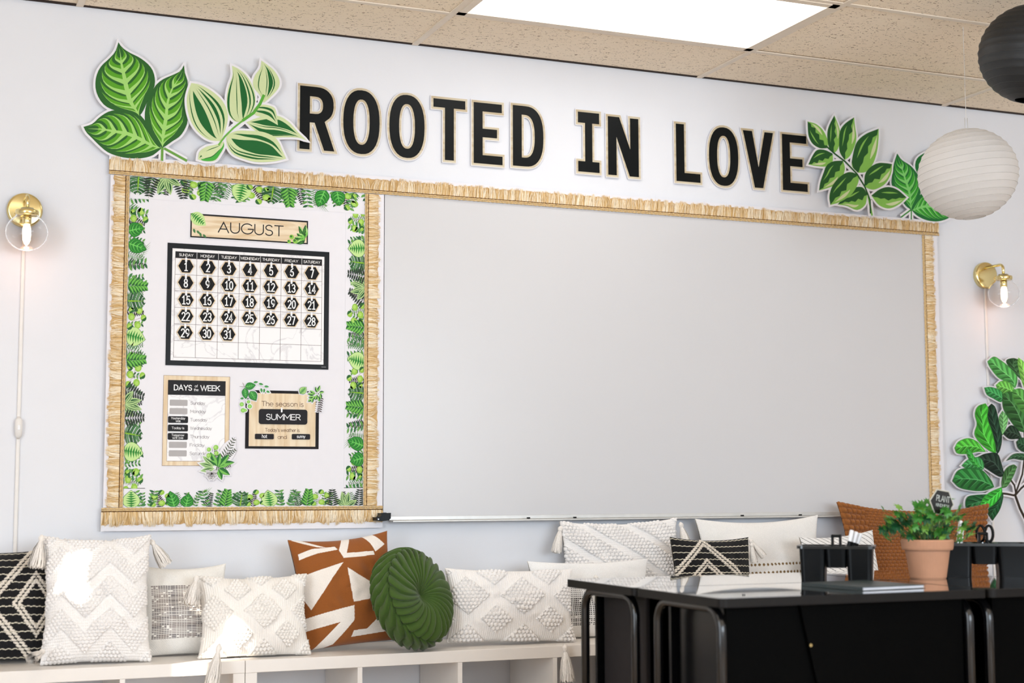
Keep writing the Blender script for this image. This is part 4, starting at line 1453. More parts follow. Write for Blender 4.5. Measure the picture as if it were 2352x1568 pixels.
# ------------------------------------------------------------------ DAYS of the WEEK chart
zz = zoomer(360, 850, 6.0308, YS)
t = thing('weekday_chart', (1.198, YS, 1.045), 'wood framed chart headed DAYS of the WEEK listing the weekdays', 'chart')
DX0, DX1, DZ0, DZ1 = 1.084, 1.313, 1.0455, 1.3555
MB().box(DX0, DX1, YS - .0006, YS, DZ0, DZ1).build('wood_print', M['sign_wood_v'], t)
MB().box(DX0 + .0155, DX1 - .0155, YS - .0009, YS - .0006, DZ0 + .0165, DZ1 - .016).build('marble_print', M['marble'], t)
art = Art(YS - .0011, .0001)
BRN = (120, 84, 70)
for (xa, xb, za, zb) in ((DX0, DX1, DZ0, DZ0 + .0008), (DX0, DX1, DZ1 - .0008, DZ1), (DX0, DX0 + .0008, DZ0, DZ1), (DX1 - .0008, DX1, DZ0, DZ1),
                         (DX0 + .015, DX1 - .015, DZ0 + .0155, DZ0 + .0165), (DX0 + .015, DX0 + .0158, DZ0 + .016, DZ1 - .016), (DX1 - .0158, DX1 - .015, DZ0 + .016, DZ1 - .016)):
    art.rect(xa, xb, za, zb, BRN, 0)
HZ1, HZ0 = DZ1 - .016, DZ1 - .067
art.rect(DX0 + .0155, DX1 - .0155, HZ0, HZ1, BLK, 1)
hm = (HZ0 + HZ1) / 2
text(art, 'DAYS', 1.1505, hm, .0175, .0030, (244, 244, 244), 2, width=.060)
text(art, 'of', 1.196, hm + .0065, .0085, .0011, (244, 244, 244), 2)
text(art, 'the', 1.196, hm - .0065, .0085, .0011, (244, 244, 244), 2)
text(art, 'WEEK', 1.2445, hm, .0175, .0030, (244, 244, 244), 2, width=.066)
ROWZ = [1.355 - .0935 - .0289 * k for k in range(7)]
for k, nm in enumerate(['Sunday', 'Monday', 'Tuesday', 'Wednesday', 'Thursday', 'Friday', 'Saturday']):
    wd = .0085 * len(nm) * (.97 if nm != 'Monday' else 1.02)
    text(art, nm, 1.1775 + wd / 2, ROWZ[k], .0105, .0011, (128, 118, 120), 2, width=wd)
    if k not in (2, 3, 4):
        art.poly(rrect(1.106, 1.167, ROWZ[k] - .0105, ROWZ[k] + .0105, .003), (178, 174, 174), 1)
art.build('print', M['print'], t)
mk = {}
for k, lines in ((2, ('Yesterday', 'was')), (3, ('Today is',)), (4, ('Tomorrow', 'will be'))):
    m_ = thing('day_marker', (1.1355, YS - .001, ROWZ[k]), 'small black marker reading %s on the weekday chart' % ' '.join(lines), 'marker', 'black day markers on the weekday chart')
    mb = MB(); card(mb, rrect(1.1015, 1.1695, ROWZ[k] - .0115, ROWZ[k] + .0115, .004), YS - .003, YS - .001, (24, 22, 24))
    mb.build('tag', M['print'], m_)
    art = Art(YS - .0032)
    for j, s_ in enumerate(lines):
        text(art, s_, 1.1355, ROWZ[k] + (.0045 - .009 * j if len(lines) == 2 else 0), .0074, .0011, (240, 240, 240), 0, width=.0053 * len(s_))
    art.build('lettering', M['print'], m_)

# greenery cutout clipped over the chart's corner
YG = YS - .004
t = thing('greenery_cutout', (1.275, YG, 1.01), 'greenery sprig cutout with striped bow over the chart corner', 'leaf cutout')
mb = MB()
art = Art(YG - .0012, .0001)
zz = zoomer(360, 850, 6.0308, YG)
twigs = []
for (b, a, l, w_, kind) in [((880, 1300), 62, .105, .03, 'fern'), ((870, 1280), 40, .075, .028, 'fern'), ((800, 1380), 15, .060, .02, 'fern'), ((840, 1280), 100, .055, .02, 'fern'),
                            ((860, 1330), 50, .055, .020, 'leaf'), ((850, 1340), 20, .05, .018, 'leaf'), ((840, 1340), 80, .05, .018, 'leaf'), ((830, 1330), 115, .055, .02, 'leaf'), ((800, 1330), 140, .055, .02, 'pale'), ((780, 1340), 165, .05, .018, 'pale'),
                            ((800, 1360), 190, .05, .018, 'pale'), ((860, 1360), -30, .045, .02, 'leaf'), ((850, 1370), -70, .04, .018, 'leaf'), ((840, 1310), 150, .03, .014, 'leaf'), ((900, 1290), 5, .045, .016, 'leaf')]:
    base = zz(*b)
    lf = simple_leaf(base, math.radians(a), l, w_)
    if kind == 'fern':
        ar = math.radians(a)
        d = (math.cos(ar), math.sin(ar))
        art.line([base, (base[0] + d[0] * l, base[1] + d[1] * l)], .001, (70, 60, 40), 1)
        for k in range(9):
            bb = (base[0] + d[0] * l * (.1 + .1 * k), base[1] + d[1] * l * (.1 + .1 * k))
            for sg in (-1, 1):
                art.poly(simple_leaf(bb, ar + sg * 1.0, l * (.24 - .017 * k), .0034).outline(), (62, 74, 48), 2)
        card(mb, offset_poly(simple_leaf(base, ar, l * 1.04, l * .45).outline(), .001), YG - .0009, YG)
    else:
        card(mb, offset_poly(lf.outline(), .004), YG - .0009, YG)
        if kind == 'leaf':
            art.poly(lf.outline(), (36, 108, 44), 4); art.poly(lf.ribbon(lambda u: .05, lambda u: .9, 0, .96, 6), (120, 190, 86), 5)
        else:
            draw_striped(art, lf, 4, (172, 206, 140), (38, 92, 48), ((-.5, .1), (.3, .2)))
for px, pz, r in ((722, 1098, .0075), (818, 1070, .009), (720, 1180, .0085), (825, 1150, .008)):
    c_ = zz(px, pz)
    card(mb, [(c_[0] + (r + .004) * math.cos(k * PI / 6), c_[1] + (r + .004) * math.sin(k * PI / 6)) for k in range(12)], YG - .0009, YG)
    art.disc(c_, r, (146, 200, 90), 6); art.disc((c_[0] - .002, c_[1] + .001), r * .5, (176, 216, 120), 7)
bw = zz(760, 1430)
for a in (25, 155, 200, -20, 250, 285):
    lf = simple_leaf(bw, math.radians(a), .024, .015, fat=.7)
    card(mb, offset_poly(lf.outline(), .003), YG - .0009, YG)
    art.poly(lf.outline(), (238, 236, 238), 8)
    for c_ in (-.8, -.2, .4, .9):
        art.poly(lf.ribbon(lambda u: c_ - .09, lambda u: c_ + .09, .1, .9, 6), (44, 36, 38), 9)
art.disc(bw, .004, (44, 36, 38), 10)
mb.build('card', M['paper'], t)
art.build('print', M['print'], t)

# ------------------------------------------------------------------ season and weather sign
t = thing('season_sign', (1.50, YS, 1.106), 'black framed wood grain sign reading The season is, with leafy corners', 'sign')
SX0, SX1, SZ0, SZ1 = 1.3695, 1.6335, 1.106, 1.311
MB().box(SX0, SX1, YS - .0006, YS, SZ0, SZ1).build('black_card', mat('black_sign_ink', (22, 17, 20), .5, noise=.1, spec=.15), t)
MB().box(SX0 + .0125, SX1 - .012, YS - .0009, YS - .0006, SZ0 + .0085, SZ1 - .010).build('wood_print', M['sign_wood_v'], t)
art = Art(YS - .0011, .0001)
zz = zoomer(540, 860, 8.709, YS)
TXT = (112, 84, 66)
c_ = zz(950, 590); text(art, 'The season is', c_[0], c_[1] + .0005, .0165, .0018, TXT, 2, width=.150)
c_ = zz(945, 1110); text(art, "Today's weather is", c_[0], c_[1], .0118, .0014, TXT, 2, width=.123)
c_ = zz(940, 1248); text(art, 'and', c_[0], c_[1], .0125, .0015, TXT, 2, width=.031)
mb = MB()


def shade_leaf(base, ang, l, w_, lev, style):
    b = zz(*base)
    lf = simple_leaf(b, math.radians(ang), l, w_, fat=.42)
    card(mb, offset_poly(lf.outline(), .0035), YS - .0010, YS - .0001)
    if style == 'c':
        draw_calathea(art, lf, lev, dark=(40, 134, 52), mid=(34, 118, 46), light=(110, 200, 100), n=6, edge=(20, 60, 36))
    elif style == 'o':
        art.poly(lf.outline(), (44, 84, 52), lev); art.poly(offset_poly(lf.outline(), -.001), (172, 216, 136), lev + 1)
        for sg in (-1, 1):
            for k in range(7):
                art.poly([lf.P(.03 + .11 * k, 0), lf.P(.14 + .11 * k, sg * .7), lf.P(.13 + .11 * k, 0)], (50, 138, 58), lev + 2)
    elif style == 'g':
        art.poly(lf.outline(), (52, 136, 62), lev); art.poly(lf.ribbon(lambda u: .1, lambda u: .9, 0, .96, 6), (96, 176, 96), lev + 1)
    elif style == 'z':
        art.poly(lf.outline(), (34, 92, 40), lev); art.poly(lf.ribbon(lambda u: -.1, lambda u: .92, 0, .97, 6), (150, 208, 110), lev + 1)
    else:
        art.poly(lf.outline(), (58, 34, 34), lev)


shade_leaf((190, 250), 12, .040, .026, 20, 'c')
shade_leaf((185, 265), -82, .040, .024, 26, 'c')
shade_leaf((300, 330), -58, .040, .030, 32, 'c')
for b, a, l in (((365, 160), 10, .017), ((470, 180), -12, .017), ((580, 235), -5, .017), ((515, 270), -80, .016), ((580, 280), -95, .015), ((620, 330), -20, .014), ((170, 470), 190, .013)):
    shade_leaf(b, a, l, .0075, 14, 'g')
for b, r in (((130, 595), .0075), ((290, 635), .0075), ((155, 715), .0080), ((265, 545), .006), ((205, 715), .005)):
    c_ = zz(*b)
    card(mb, [(c_[0] + (r + .0035) * math.cos(k * PI / 6), c_[1] + (r + .0035) * math.sin(k * PI / 6)) for k in range(12)], YS - .0010, YS - .0001)
    art.disc(c_, r, (140, 204, 90), 16); art.disc(c_, r * .5, (166, 220, 120), 17)
for b in ((150, 165), (90, 238)):
    art.line([zz(188, 245), zz(*b)], .0012, (150, 130, 120), 12)
shade_leaf((1290, 380), 45, .034, .026, 20, 'o')
for b, a, l in (((1640, 360), 110, .022), ((1650, 340), 70, .024), ((1680, 360), 10, .018), ((1600, 390), 150, .024), ((1580, 400), 175, .026), ((1640, 400), 250, .022), ((1570, 440), 190, .020), ((1540, 480), 215, .020), ((1650, 430), 290, .022), ((1540, 470), 270, .017), ((1700, 380), 280, .020), ((1600, 430), 230, .018)):
    shade_leaf(b, a, l, .0098, 24, 'z')
for k in range(7):
    for sg in (-1, 1):
        shade_leaf((1715 - 6 * k, 470 + 42 * k), -25 if sg > 0 else 195, .011, .0035, 22, 'f')
art.line([zz(1725, 450), zz(1665, 780)], .001, (58, 40, 36), 21)
mb.build('leaf_card', M['paper'], t)
art.build('print', M['print'], t)
for nm, (xa, ya, xb, yb), s_, h_, wt, wd, lab in (('season_card', (472, 695, 1440, 995), 'SUMMER', .0190, .0026, .122, 'rounded black card reading SUMMER clipped on the season sign'),
                                                 ('weather_card', (395, 1185, 770, 1292), 'hot', .0112, .0016, .017, 'small black card reading hot on the season sign'),
                                                 ('weather_card', (1132, 1188, 1495, 1297), 'sunny', .0104, .0015, .030, 'small black card reading sunny on the season sign')):
    zm = (ya + yb) / 2
    (x_a, z_m), (x_b, _), (_, z_a), (_, z_b) = zz(xa, zm), zz(xb, zm), zz((xa + xb) / 2, ya), zz((xa + xb) / 2, yb)
    c_ = thing(nm, ((x_a + x_b) / 2, YS - .001, z_b), lab, 'card', 'black cards on the season sign')
    mb = MB(); card(mb, rrect(x_a, x_b, z_b, z_a, .009 if s_ == 'SUMMER' else .0035), YS - .004, YS - .001, (24, 20, 24)); mb.build('tag', M['print'], c_)
    art = Art(YS - .0042)
    text(art, s_, (x_a + x_b) / 2, (z_a + z_b) / 2 - (.001 if s_ == 'SUMMER' else -.001), h_, wt, (242, 242, 244), 0, width=wd)
    art.build('lettering', M['print'], c_)
    if s_ == 'SUMMER':
        mb = MB(); x_ = zz(925, 700)[0]; card(mb, rrect(x_ - .0028, x_ + .0028, z_a - .011, z_a + .006, .0025), YS - .006, YS - .001, (235, 238, 240)); mb.build('clip', M['white_plastic'], c_)

# ------------------------------------------------------------------ wall sconces
def sconce(x, z, label, reach, switch_z=None):
    t = thing('wall_sconce', (x, 0, z), label, 'wall lamp', 'brass wall sconces')
    MB().lathe([(0, -.022), (.050, -.022), (.0565, -.020), (.058, -.015), (.058, 0)], 48, (x, 0, z), 'y').build('backplate', M['brass'], t, smooth=True)
    zt = z + .034
    pts = [(x, -.020, zt)] + [(x, -reach + .022, zt)] + [(x, -reach + .022 - .022 * math.sin(a), zt - .022 + .022 * math.cos(a)) for a in np.linspace(.3, PI / 2, 6)] + [(x, -reach, zt - .050)]
    MB().tube(pts, .0062, 12).build('arm', M['brass'], t, smooth=True)
    zc = zt - .050
    mb = MB()
    mb.lathe([(.007, .008), (.020, .006), (.022, 0), (.036, -.002), (.0375, -.006), (.0375, -.016), (.035, -.019), (.012, -.019)], 40, (x, -reach, zc))
    col = mb.build('collar', M['brass'], t, smooth=True)
    for k in range(3):
        a = 2 * PI * k / 3 + .5
        MB().tube([(x + .036 * math.cos(a), -reach + .036 * math.sin(a), zc - .011), (x + .044 * math.cos(a), -reach + .044 * math.sin(a), zc - .011)], .0028, 8).build('set_screw', M['brass'], col, world=True)
    MB().lathe([(.012, -.019), (.0145, -.021), (.0145, -.046), (.013, -.048), (0, -.048)], 24, (x, -reach, zc)).build('socket', M['brass'], t, smooth=True)
    prof = [(.034, -.014)]
    for k in range(1, 22):
        a = math.radians(60 - 150 * k / 21)
        prof.append((.068 * math.cos(a), -.075 + .062 * math.sin(a)))
    inner = [(max(r - .0016, 0), h + (.0012 if h < -.075 else -.0006)) for r, h in prof[::-1]]
    MB().lathe(prof + inner, 48, (x, -reach, zc)).build('glass_globe', M['glass'], t, smooth=True)
    MB().lathe([(.009, -.048), (.0125, -.060), (.0135, -.080), (.0125, -.100), (.008, -.112), (.002, -.119), (0, -.120)], 24, (x, -reach, zc)).build('bulb', M['filament'], t, smooth=True)
    ld = bpy.data.lights.new('bulb_light', 'POINT')
    ld.energy, ld.color, ld.shadow_soft_size = .20, (1.0, .50, .30), .04
    lo = bpy.data.objects.new('bulb_light', ld); C.objects.link(lo)
    lo.parent = t; lo.location = (0, -reach - .002, zc - z - .150)
    MB().box(x - .006, x + .006, -.009, 0, .02, z - .055).build('cable_cover', M['cord'], t, bevel=.003)
    if switch_z:
        mb = MB()
        mb.tube([(x, -.008, switch_z + .034), (x, -.014, switch_z + .025), (x, -.015, switch_z), (x, -.014, switch_z - .025), (x, -.008, switch_z - .034)], [.006, .012, .013, .012, .006], 14)
        sw = mb.build('inline_switch', M['cord'], t, smooth=True)
        MB().box(x - .004, x + .004, -.030, -.026, switch_z - .008, switch_z + .008).build('rocker', M['white_plastic'], sw, bevel=.001)
    return t


sconce(.614, 1.898, 'brass wall sconce with glass globe and white cable left of the calendar board', .115, at_y(42, 982, -.01).z)
sconce(4.628, 1.884, 'brass wall sconce with glass globe and cable right of the whiteboard', .125)


# ------------------------------------------------------------------ paper lanterns
def lantern(c, rx, rz, m, mw, label, group, ribs=17, tilt=0.0):
    t = thing('paper_lantern', c, label, 'lantern', group)
    prof, wires = [], []
    n = ribs * 4
    for k in range(n + 1):
        th = math.radians(13 + (180 - 26) * k / n)
        w = .5 - .5 * math.cos(2 * PI * ribs * k / n)
        r = rx * math.sin(th) - .0022 * (w)
        prof.append((r, rz * math.cos(th)))
    mb = MB().lathe(prof[::-1], 72)
    sh = mb.build('paper_shade', m, t, smooth=True, world=False)
    wm = MB()
    for k in range(0, ribs + 1):
        r, h = prof[k * 4]
        wm.tube([(r * 1.001 * math.cos(a), r * 1.001 * math.sin(a), h) for a in np.linspace(0, 2 * PI, 49)], .0009, 4, caps=False)
    w_ = wm.build('rib_wire', mw, t, world=False)
    hk = MB()
    top = rz * .99
    for s in (-1, 1):
        hk.tube([(s * .006, 0, top - .02), (s * .006, 0, top + .045)], .0012, 5)
    hk.tube([(-.045, 0, rz * .96), (.045, 0, rz * .96)], .0015, 5)
    h_ = hk.build('wire_hanger', mw, t, world=False)
    MB().tube([(0, 0, top + .04), (0, 0, HC - c[2])], .0012, 5).build('thread', M['cord'], t, world=False)
    for o_ in (sh, w_):
        o_.rotation_euler = (tilt, tilt * .6, .4)
    return t


LW = at_z(2212, 62, HC)
lantern((LW.x, LW.y, 2.083), .176, .163, M['lantern'], M['wire'], 'white round paper lantern hanging by a thread', 'round paper lanterns', tilt=-.10)
lb = Vector(CAM) + ray(2374, 124) * 5.05
lantern(tuple(lb), .178, .163, M['lantern_black'], M['wire_black'], 'black round paper lantern cut by the top right edge', 'round paper lanterns', tilt=.14)

# ------------------------------------------------------------------ cube shelf benches
ZB = .42
for bx, lab in ((-.175, 'white low cube shelf bench at the left under the sunlit pillows'), (1.295, 'white low cube shelf bench in the middle under the green round pillow'), (2.765, 'white low cube shelf bench behind the black desks')):
    t = thing('shelf_bench', (bx + .735, -.2, 0), lab, 'bench', 'white cube shelf benches along the wall')
    x0, x1, yf, yk = bx + .001, bx + 1.469, -.40, -.012
    MB().box(x0, x1, yf, yk, ZB - .040, ZB).build('top_panel', M['shelf'], t, bevel=.0015)
    MB().box(x0, x1, yf, yk, 0, .040).build('bottom_panel', M['shelf'], t, bevel=.0015)
    for xa in (x0, x1 - .038):
        MB().box(xa, xa + .038, yf + .0005, yk, .0402, ZB - .0402).build('side_panel', M['shelf'], t, bevel=.0015)
    for k in range(3):
        xc = bx + .038 + .3365 + .0075 + k * .352
        MB().box(xc - .008, xc + .008, yf + .001, yk, .0402, ZB - .0402).build('divider', M['shelf'], t)


# ------------------------------------------------------------------ pillows
def inpoly(U, V, poly):
    r = np.zeros(U.shape, bool)
    n = len(poly)
    for i in range(n):
        (x1, y1), (x2, y2) = poly[i], poly[(i + 1) % n]
        cnd = ((y1 > V) != (y2 > V)) & (U < (x2 - x1) * (V - y1) / ((y2 - y1) if abs(y2 - y1) > 1e-9 else 1e-9) + x1)
        r ^= cnd
    return r


def bobble(X, Y, p, r):
    rs = p * .80
    best = np.full(X.shape, 9.0)
    idx = np.zeros(X.shape)
    j0 = np.floor(Y / rs)
    for dj in (0, 1):
        j = j0 + dj
        xo = X / p - .5 * (j % 2)
        dx = (xo - np.round(xo)) * p
        d = np.sqrt((dx * 1.05) ** 2 + ((Y - j * rs) * 1.15) ** 2)
        best = np.minimum(best, d)
    return r * 1.8 * np.sqrt(np.clip(1 - (best / r) ** 2, 0, 1)) * (.85 + .15 * np.sin(X * 61 + Y * 47))


def tri(a):
    return np.abs((a % 1.0) - .5) * 2          # 1 at integers, 0 at half


def rgb(*c):
    return np.array(lin(c))


def pillow(name, label, px, y, thick, lean=14, yaw=0, roll=0, hf=None, cf=None, n=120, pinch=.07, m='fabric', group='cushions along the bench', back=(232, 226, 218), sag=.0, ear=.0):
    """px = (left, right, top) picture columns/row of the cushion; y = depth of its foot"""
    pl, pr, pt = px
    sl = math.sin(math.radians(lean))
    h = .35
    for _ in range(4):
        ym = y + h * sl * .5
        h = (at_y((pl + pr) / 2, pt, y + h * sl).z - ZB) / math.cos(math.radians(lean))
    xa, xb = at_y(pl, 1380, ym).x, at_y(pr, 1380, ym).x
    x, w = (xa + xb) / 2, (xb - xa)
    t = thing(name, (x, y, ZB), label, 'pillow', group)
    R_ = Matrix.Rotation(math.radians(yaw), 3, 'Z') @ Matrix.Rotation(math.radians(-lean), 3, 'X') @ Matrix.Rotation(math.radians(roll), 3, 'Y')
    t.rotation_euler = R_.to_euler()
    nx = n if w >= h else int(n * w / h)
    nz = n if h >= w else int(n * h / w)

    def surf(nx, nz, front):
        u = np.sin(np.linspace(-1, 1, nx) * PI / 2 * .93) / math.sin(PI / 2 * .93) * .4 + np.linspace(-1, 1, nx) * .6
        v = np.sin(np.linspace(-1, 1, nz) * PI / 2 * .93) / math.sin(PI / 2 * .93) * .4 + np.linspace(-1, 1, nz) * .6
        U, V = np.meshgrid(u, v, indexing='ij')
        c4 = (np.abs(U) * np.abs(V)) ** 6
        X = w / 2 * U * (1 - pinch * (1 - V ** 2) * np.abs(U) ** 1.5)
        Z = h / 2 * V * (1 - pinch * 1.1 * (1 - U ** 2) * np.abs(V) ** 1.5 * (V > 0) - .3 * pinch * (1 - U ** 2) * np.abs(V) ** 1.5 * (V <= 0) - sag * (V > 0) * (1 - U ** 2) * V ** 2)
        Tk = thick / 2 * (np.clip(1 - np.abs(U) ** 2.4, 0, 1) * np.clip(1 - np.abs(V) ** 2.4, 0, 1)) ** .52
        Tk = Tk * (1 - .16 * V) + .003
        ph = x * 11.0
        wr = .0035 * np.sin(8 * U + 4 * V + ph) * (1 - U ** 2) + .003 * np.sin(6 * V - 5 * U + ph * .6) + .004 * np.exp(-((np.abs(U) - np.abs(V)) / .16) ** 2) * np.sin(14 * (np.abs(U) + np.abs(V)) + ph)
        Tk = Tk + wr * np.clip(Tk / (thick / 2), 0, 1)
        Xm, Zm = U * w / 2, V * h / 2
        edge = np.clip((1 - np.maximum(np.abs(U), np.abs(V))) * 14, 0, 1)
        if front:
            K = cf(Xm, Zm, U, V) if cf else np.broadcast_to(rgb(*back), X.shape + (3,))
            P_ = np.stack([X, -Tk, Z + h / 2], -1)
            if hf is not None:
                D = hf(Xm, Zm) * (.35 + .65 * edge)
                du = np.gradient(P_, axis=0); dv = np.gradient(P_, axis=1)
                N_ = np.cross(du, dv)
                N_ /= np.linalg.norm(N_, axis=-1, keepdims=True) + 1e-12
                N_ = N_ * np.where((N_[..., 1:2] < 0), 1, -1)
                P_ = P_ + N_ * D[..., None]
        else:
            P_ = np.stack([X, Tk, Z + h / 2], -1)
            K = np.broadcast_to(rgb(*back), X.shape + (3,))
        return P_, np.array(K, np.float32)
    F, KF = surf(nx, nz, True)
    B, KB = surf(40, 40, False)
    zmin = min(float((G.reshape(-1, 3) @ np.array(R_).T)[:, 2].min()) for G in (F, B))
    t.location.z = ZB + .0012 - zmin
    me = grid_mesh(name, [(F, KF, False), (B, KB, True)])
    link('cover', me, M[m], t, world=False)
    t['w'], t['h'] = w, h
    return t


def pw(t, lx, ly, lz):
    """pillow-local point to world"""
    R_ = t.rotation_euler.to_matrix()
    return t.location + R_ @ Vector((lx * t['w'] / 2, ly, lz * t['h']))      # lx in -1..1, lz in 0..1


def tassel(parent, p, length, direction=(0, 0, -1), m='yarn', r=.020, seed=0):
    rnd = random.Random(seed)
    p = Vector(p)
    d = Vector(direction).normalized()
    a = d.orthogonal().normalized(); b = d.cross(a)
    mb = MB()
    W_ = lambda s, q, ang: p + d * s + (a * math.cos(ang) + b * math.sin(ang)) * q
    hl = length * .22
    prof = [(0, .002), (hl * .15, .006), (hl * .4, .0095), (hl * .7, .0085), (hl * .92, .0062), (hl, .0062)]
    k = 12
    vs = [W_(s, q, 2 * PI * i / k) for s, q in prof for i in range(k)]
    fs = [(j * k + i, j * k + (i + 1) % k, (j + 1) * k + (i + 1) % k, (j + 1) * k + i) for j in range(len(prof) - 1) for i in range(k)]
    mb.add(vs, fs)
    for i in range(170):
        ang = rnd.uniform(0, 2 * PI)
        rr = math.sqrt(rnd.random())
        L_ = length * rnd.uniform(.93, 1.03)
        q1 = r * (.35 + .65 * rr)
        w = .0014
        tang = -a * math.sin(ang) + b * math.cos(ang)
        pts = [W_(hl * .95, .006 * rr + .001, ang), W_(hl + (L_ - hl) * .3, q1 * .72, ang), W_(hl + (L_ - hl) * .7, q1 * .98, ang + rnd.uniform(-.1, .1)), W_(L_, q1 * rnd.uniform(.9, 1.12), ang + rnd.uniform(-.25, .25))]
        vs = []
        for q_ in pts:
            vs += [q_ - tang * w, q_ + tang * w]
        mb.add(vs, [(0, 1, 3, 2), (2, 3, 5, 4), (4, 5, 7, 6)])
    me_o = mb.build('tassel', M[m], None)
    me_o.parent = parent
    mw = Matrix.Translation(parent.location) @ parent.rotation_euler.to_matrix().to_4x4()
    me_o.matrix_parent_inverse = mw.inverted()
    return me_o


IV, CREAM = (243, 239, 236), (238, 230, 216)


def flat(c):
    return lambda X, Y, U, V: np.broadcast_to(rgb(*c), X.shape + (3,)).copy()


def dashes(X, Y, px, py, gx=.75, gy=.5, seed=3, keep=.9):
    i, j = np.floor(X / px).astype(int), np.floor(Y / py).astype(int)
    fx, fy = X / px - np.floor(X / px), Y / py - np.floor(Y / py)
    rnd = (np.sin(i * 127.1 + j * 311.7 + seed) * 43758.5453) % 1.0
    return (fx < gx) & (fy < gy) & (rnd < keep)


# black pillow with white diamonds (far left)
def make_black(cx, cz, sets, stripe=.0265):
    def lines(X, Y):
        mk = np.zeros(X.shape)
        for (hw, hh) in sets:
            for off in (-.007, .007):
                dd = np.abs(np.abs(X - cx) / hw + np.abs(Y - cz) / hh - 1) * 0
                s = (np.abs(X - cx) / hw + np.abs(Y - cz) / hh - 1) * (hw * hh / math.hypot(hw, hh)) - off
                # bobbles spaced along the edge
                along = (np.abs(Y - cz) * math.hypot(hw, hh) / hh) / .0125
                ph = (along - np.floor(along) - .5) * .0125
                d = np.sqrt(s ** 2 + ph ** 2)
                mk = np.maximum(mk, np.clip(1 - (d / .0066) ** 2, 0, 1))
        return mk

    def hf(X, Y):
        return .0065 * np.sqrt(lines(X, Y)) + .0006 * np.sin(X * 2 * PI / .006)

    def cf(X, Y, U, V):
        K = np.broadcast_to(rgb(24, 23, 25), X.shape + (3,)).copy()
        st = np.abs(((Y + .0012 * np.sin(X * 320)) / stripe) % 1.0 - .5) * stripe < .0015
        K[st] = rgb(214, 206, 186)
        K[lines(X, Y) > .12] = rgb(232, 222, 208)
        return K
    return hf, cf


hf, cf = make_black(.119, -.005, [(.064, .088), (.150, .190)])
pillow('throw_pillow', 'black pillow with white stripes and tufted diamonds at the far left', (-150, 131, 1262), -.180, .12, lean=13, hf=hf, cf=cf, n=230, m='knit')


# white tufted pillow with tassels
def hf_p2(X, Y):
    zig = tri(X / .15 + .25) * .075
    band = ((Y + zig) / .105) % 1.0
    bob = bobble(X, Y, .0125, .0072)
    rib = .0016 * (np.abs(np.sin(Y * PI / .0085))) + .0006 * np.sin(X * 2 * PI / .006)
    mk = (band < .58)
    return np.where(mk, bob, rib)


p2 = pillow('tufted_pillow', 'tall white tufted pillow with corner tassels, sun streak on its left', (92, 342, 1232), -.305, .150, lean=15, yaw=-5, hf=hf_p2, cf=flat(IV), n=330, m='knit', pinch=.09, group='white tufted pillows')
tassel(p2, pw(p2, -1.02, -.050, .985), .105, (-.16, -.12, -1), seed=1, r=.027)
tassel(p2, pw(p2, 1.0, .012, .97), .098, (.55, -.05, -.9), seed=2, r=.024)
tassel(p2, pw(p2, -.95, -.075, .075), .120, (-.40, -1.0, -.10), seed=3, r=.017)


# white pillow with grey woven panel
def cf_p3(X, Y, U, V):
    K = np.broadcast_to(rgb(240, 236, 230), X.shape + (3,)).copy()
    pan = (np.abs(X + .0) < .118) & (np.abs(Y + .012) < .088)
    dk = dashes(X, Y, .0085, .0056, .86, .62, 5, .93) & pan
    K[dk] = rgb(146, 134, 130)
    i = (np.sin(np.floor(X / .03) * 12.9 + np.floor(Y / .028) * 78.2) * 43758.5) % 1.0
    K[dk & (i > .55)] = rgb(112, 104, 106)
    return K


def hf_p3(X, Y):
    pan = (np.abs(X) < .118) & (np.abs(Y + .012) < .088)
    return np.where(pan, .0007 * np.abs(np.sin(Y * PI / .0056)), .0004 * np.sin(X * 900) * np.sin(Y * 900))


pillow('woven_pillow', 'small white pillow with a grey woven square panel', (321, 522, 1297), -.180, .10, lean=12, hf=hf_p3, cf=cf_p3, n=230, pinch=.10)


# white tufted lumbar in the sun
def hf_dia(a, b, sx, sy, small=True, p=.0112, r=.0062, rib_dir=0):
    def f(X, Y):
        A, B = (X - sx) / a, (Y - sy) / b
        big = (np.abs(A - np.round(A)) + np.abs(B - np.round(B))) < .40
        mk = big
        if small:
            A2, B2 = A - .5, B - .5
            mk = mk | ((np.abs(A2 - np.round(A2)) + np.abs(B2 - np.round(B2))) < .28)
        rib = .0015 * np.abs(np.sin((X if rib_dir == 0 else Y) * PI / .0075))
        return np.where(mk, bobble(X, Y, p, r), rib)
    return f


p4 = pillow('tufted_pillow', 'white tufted lumbar pillow with bright sun patch beside the brown pillow', (452, 706, 1322), -.325, .145, lean=17, yaw=-3, hf=hf_dia(.16, .15, .02, .0, p=.0125, r=.0072), cf=flat((243, 238, 232)), n=330, m='knit', pinch=.10, group='white tufted pillows')
tassel(p4, pw(p4, -1.02, -.06, .96), .100, (-.25, -.2, -1), seed=4, r=.028)
tassel(p4, pw(p4, -.72, -.125, .08), .150, (-.28, -.42, -1), seed=5, r=.026)


# brown and white geometric pillow
SH = [
    [(1105, 325), (1250, 270), (1470, 258), (1495, 300), (1300, 325), (1115, 385)],
    [(1560, 150), (1640, 150), (1580, 352), (1870, 360), (1875, 405), (1545, 410), (1505, 310)],
    [(1750, 150), (1860, 150), (1960, 250), (2010, 300), (1890, 370), (1830, 260)],
    [(1100, 560), (1540, 455), (1240, 890), (1150, 760)],
    [(1575, 515), (1820, 690), (1845, 850), (1640, 862)],
    [(1180, 965), (1645, 895), (1650, 1040), (1490, 1245), (1300, 1290), (1520, 1045), (1220, 1085)],
    [(1655, 1140), (1780, 1135), (1930, 990), (2010, 1080), (1990, 1180), (1640, 1200)],
    [(1110, 150), (1385, 262), (1300, 252), (1060, 172)],
]


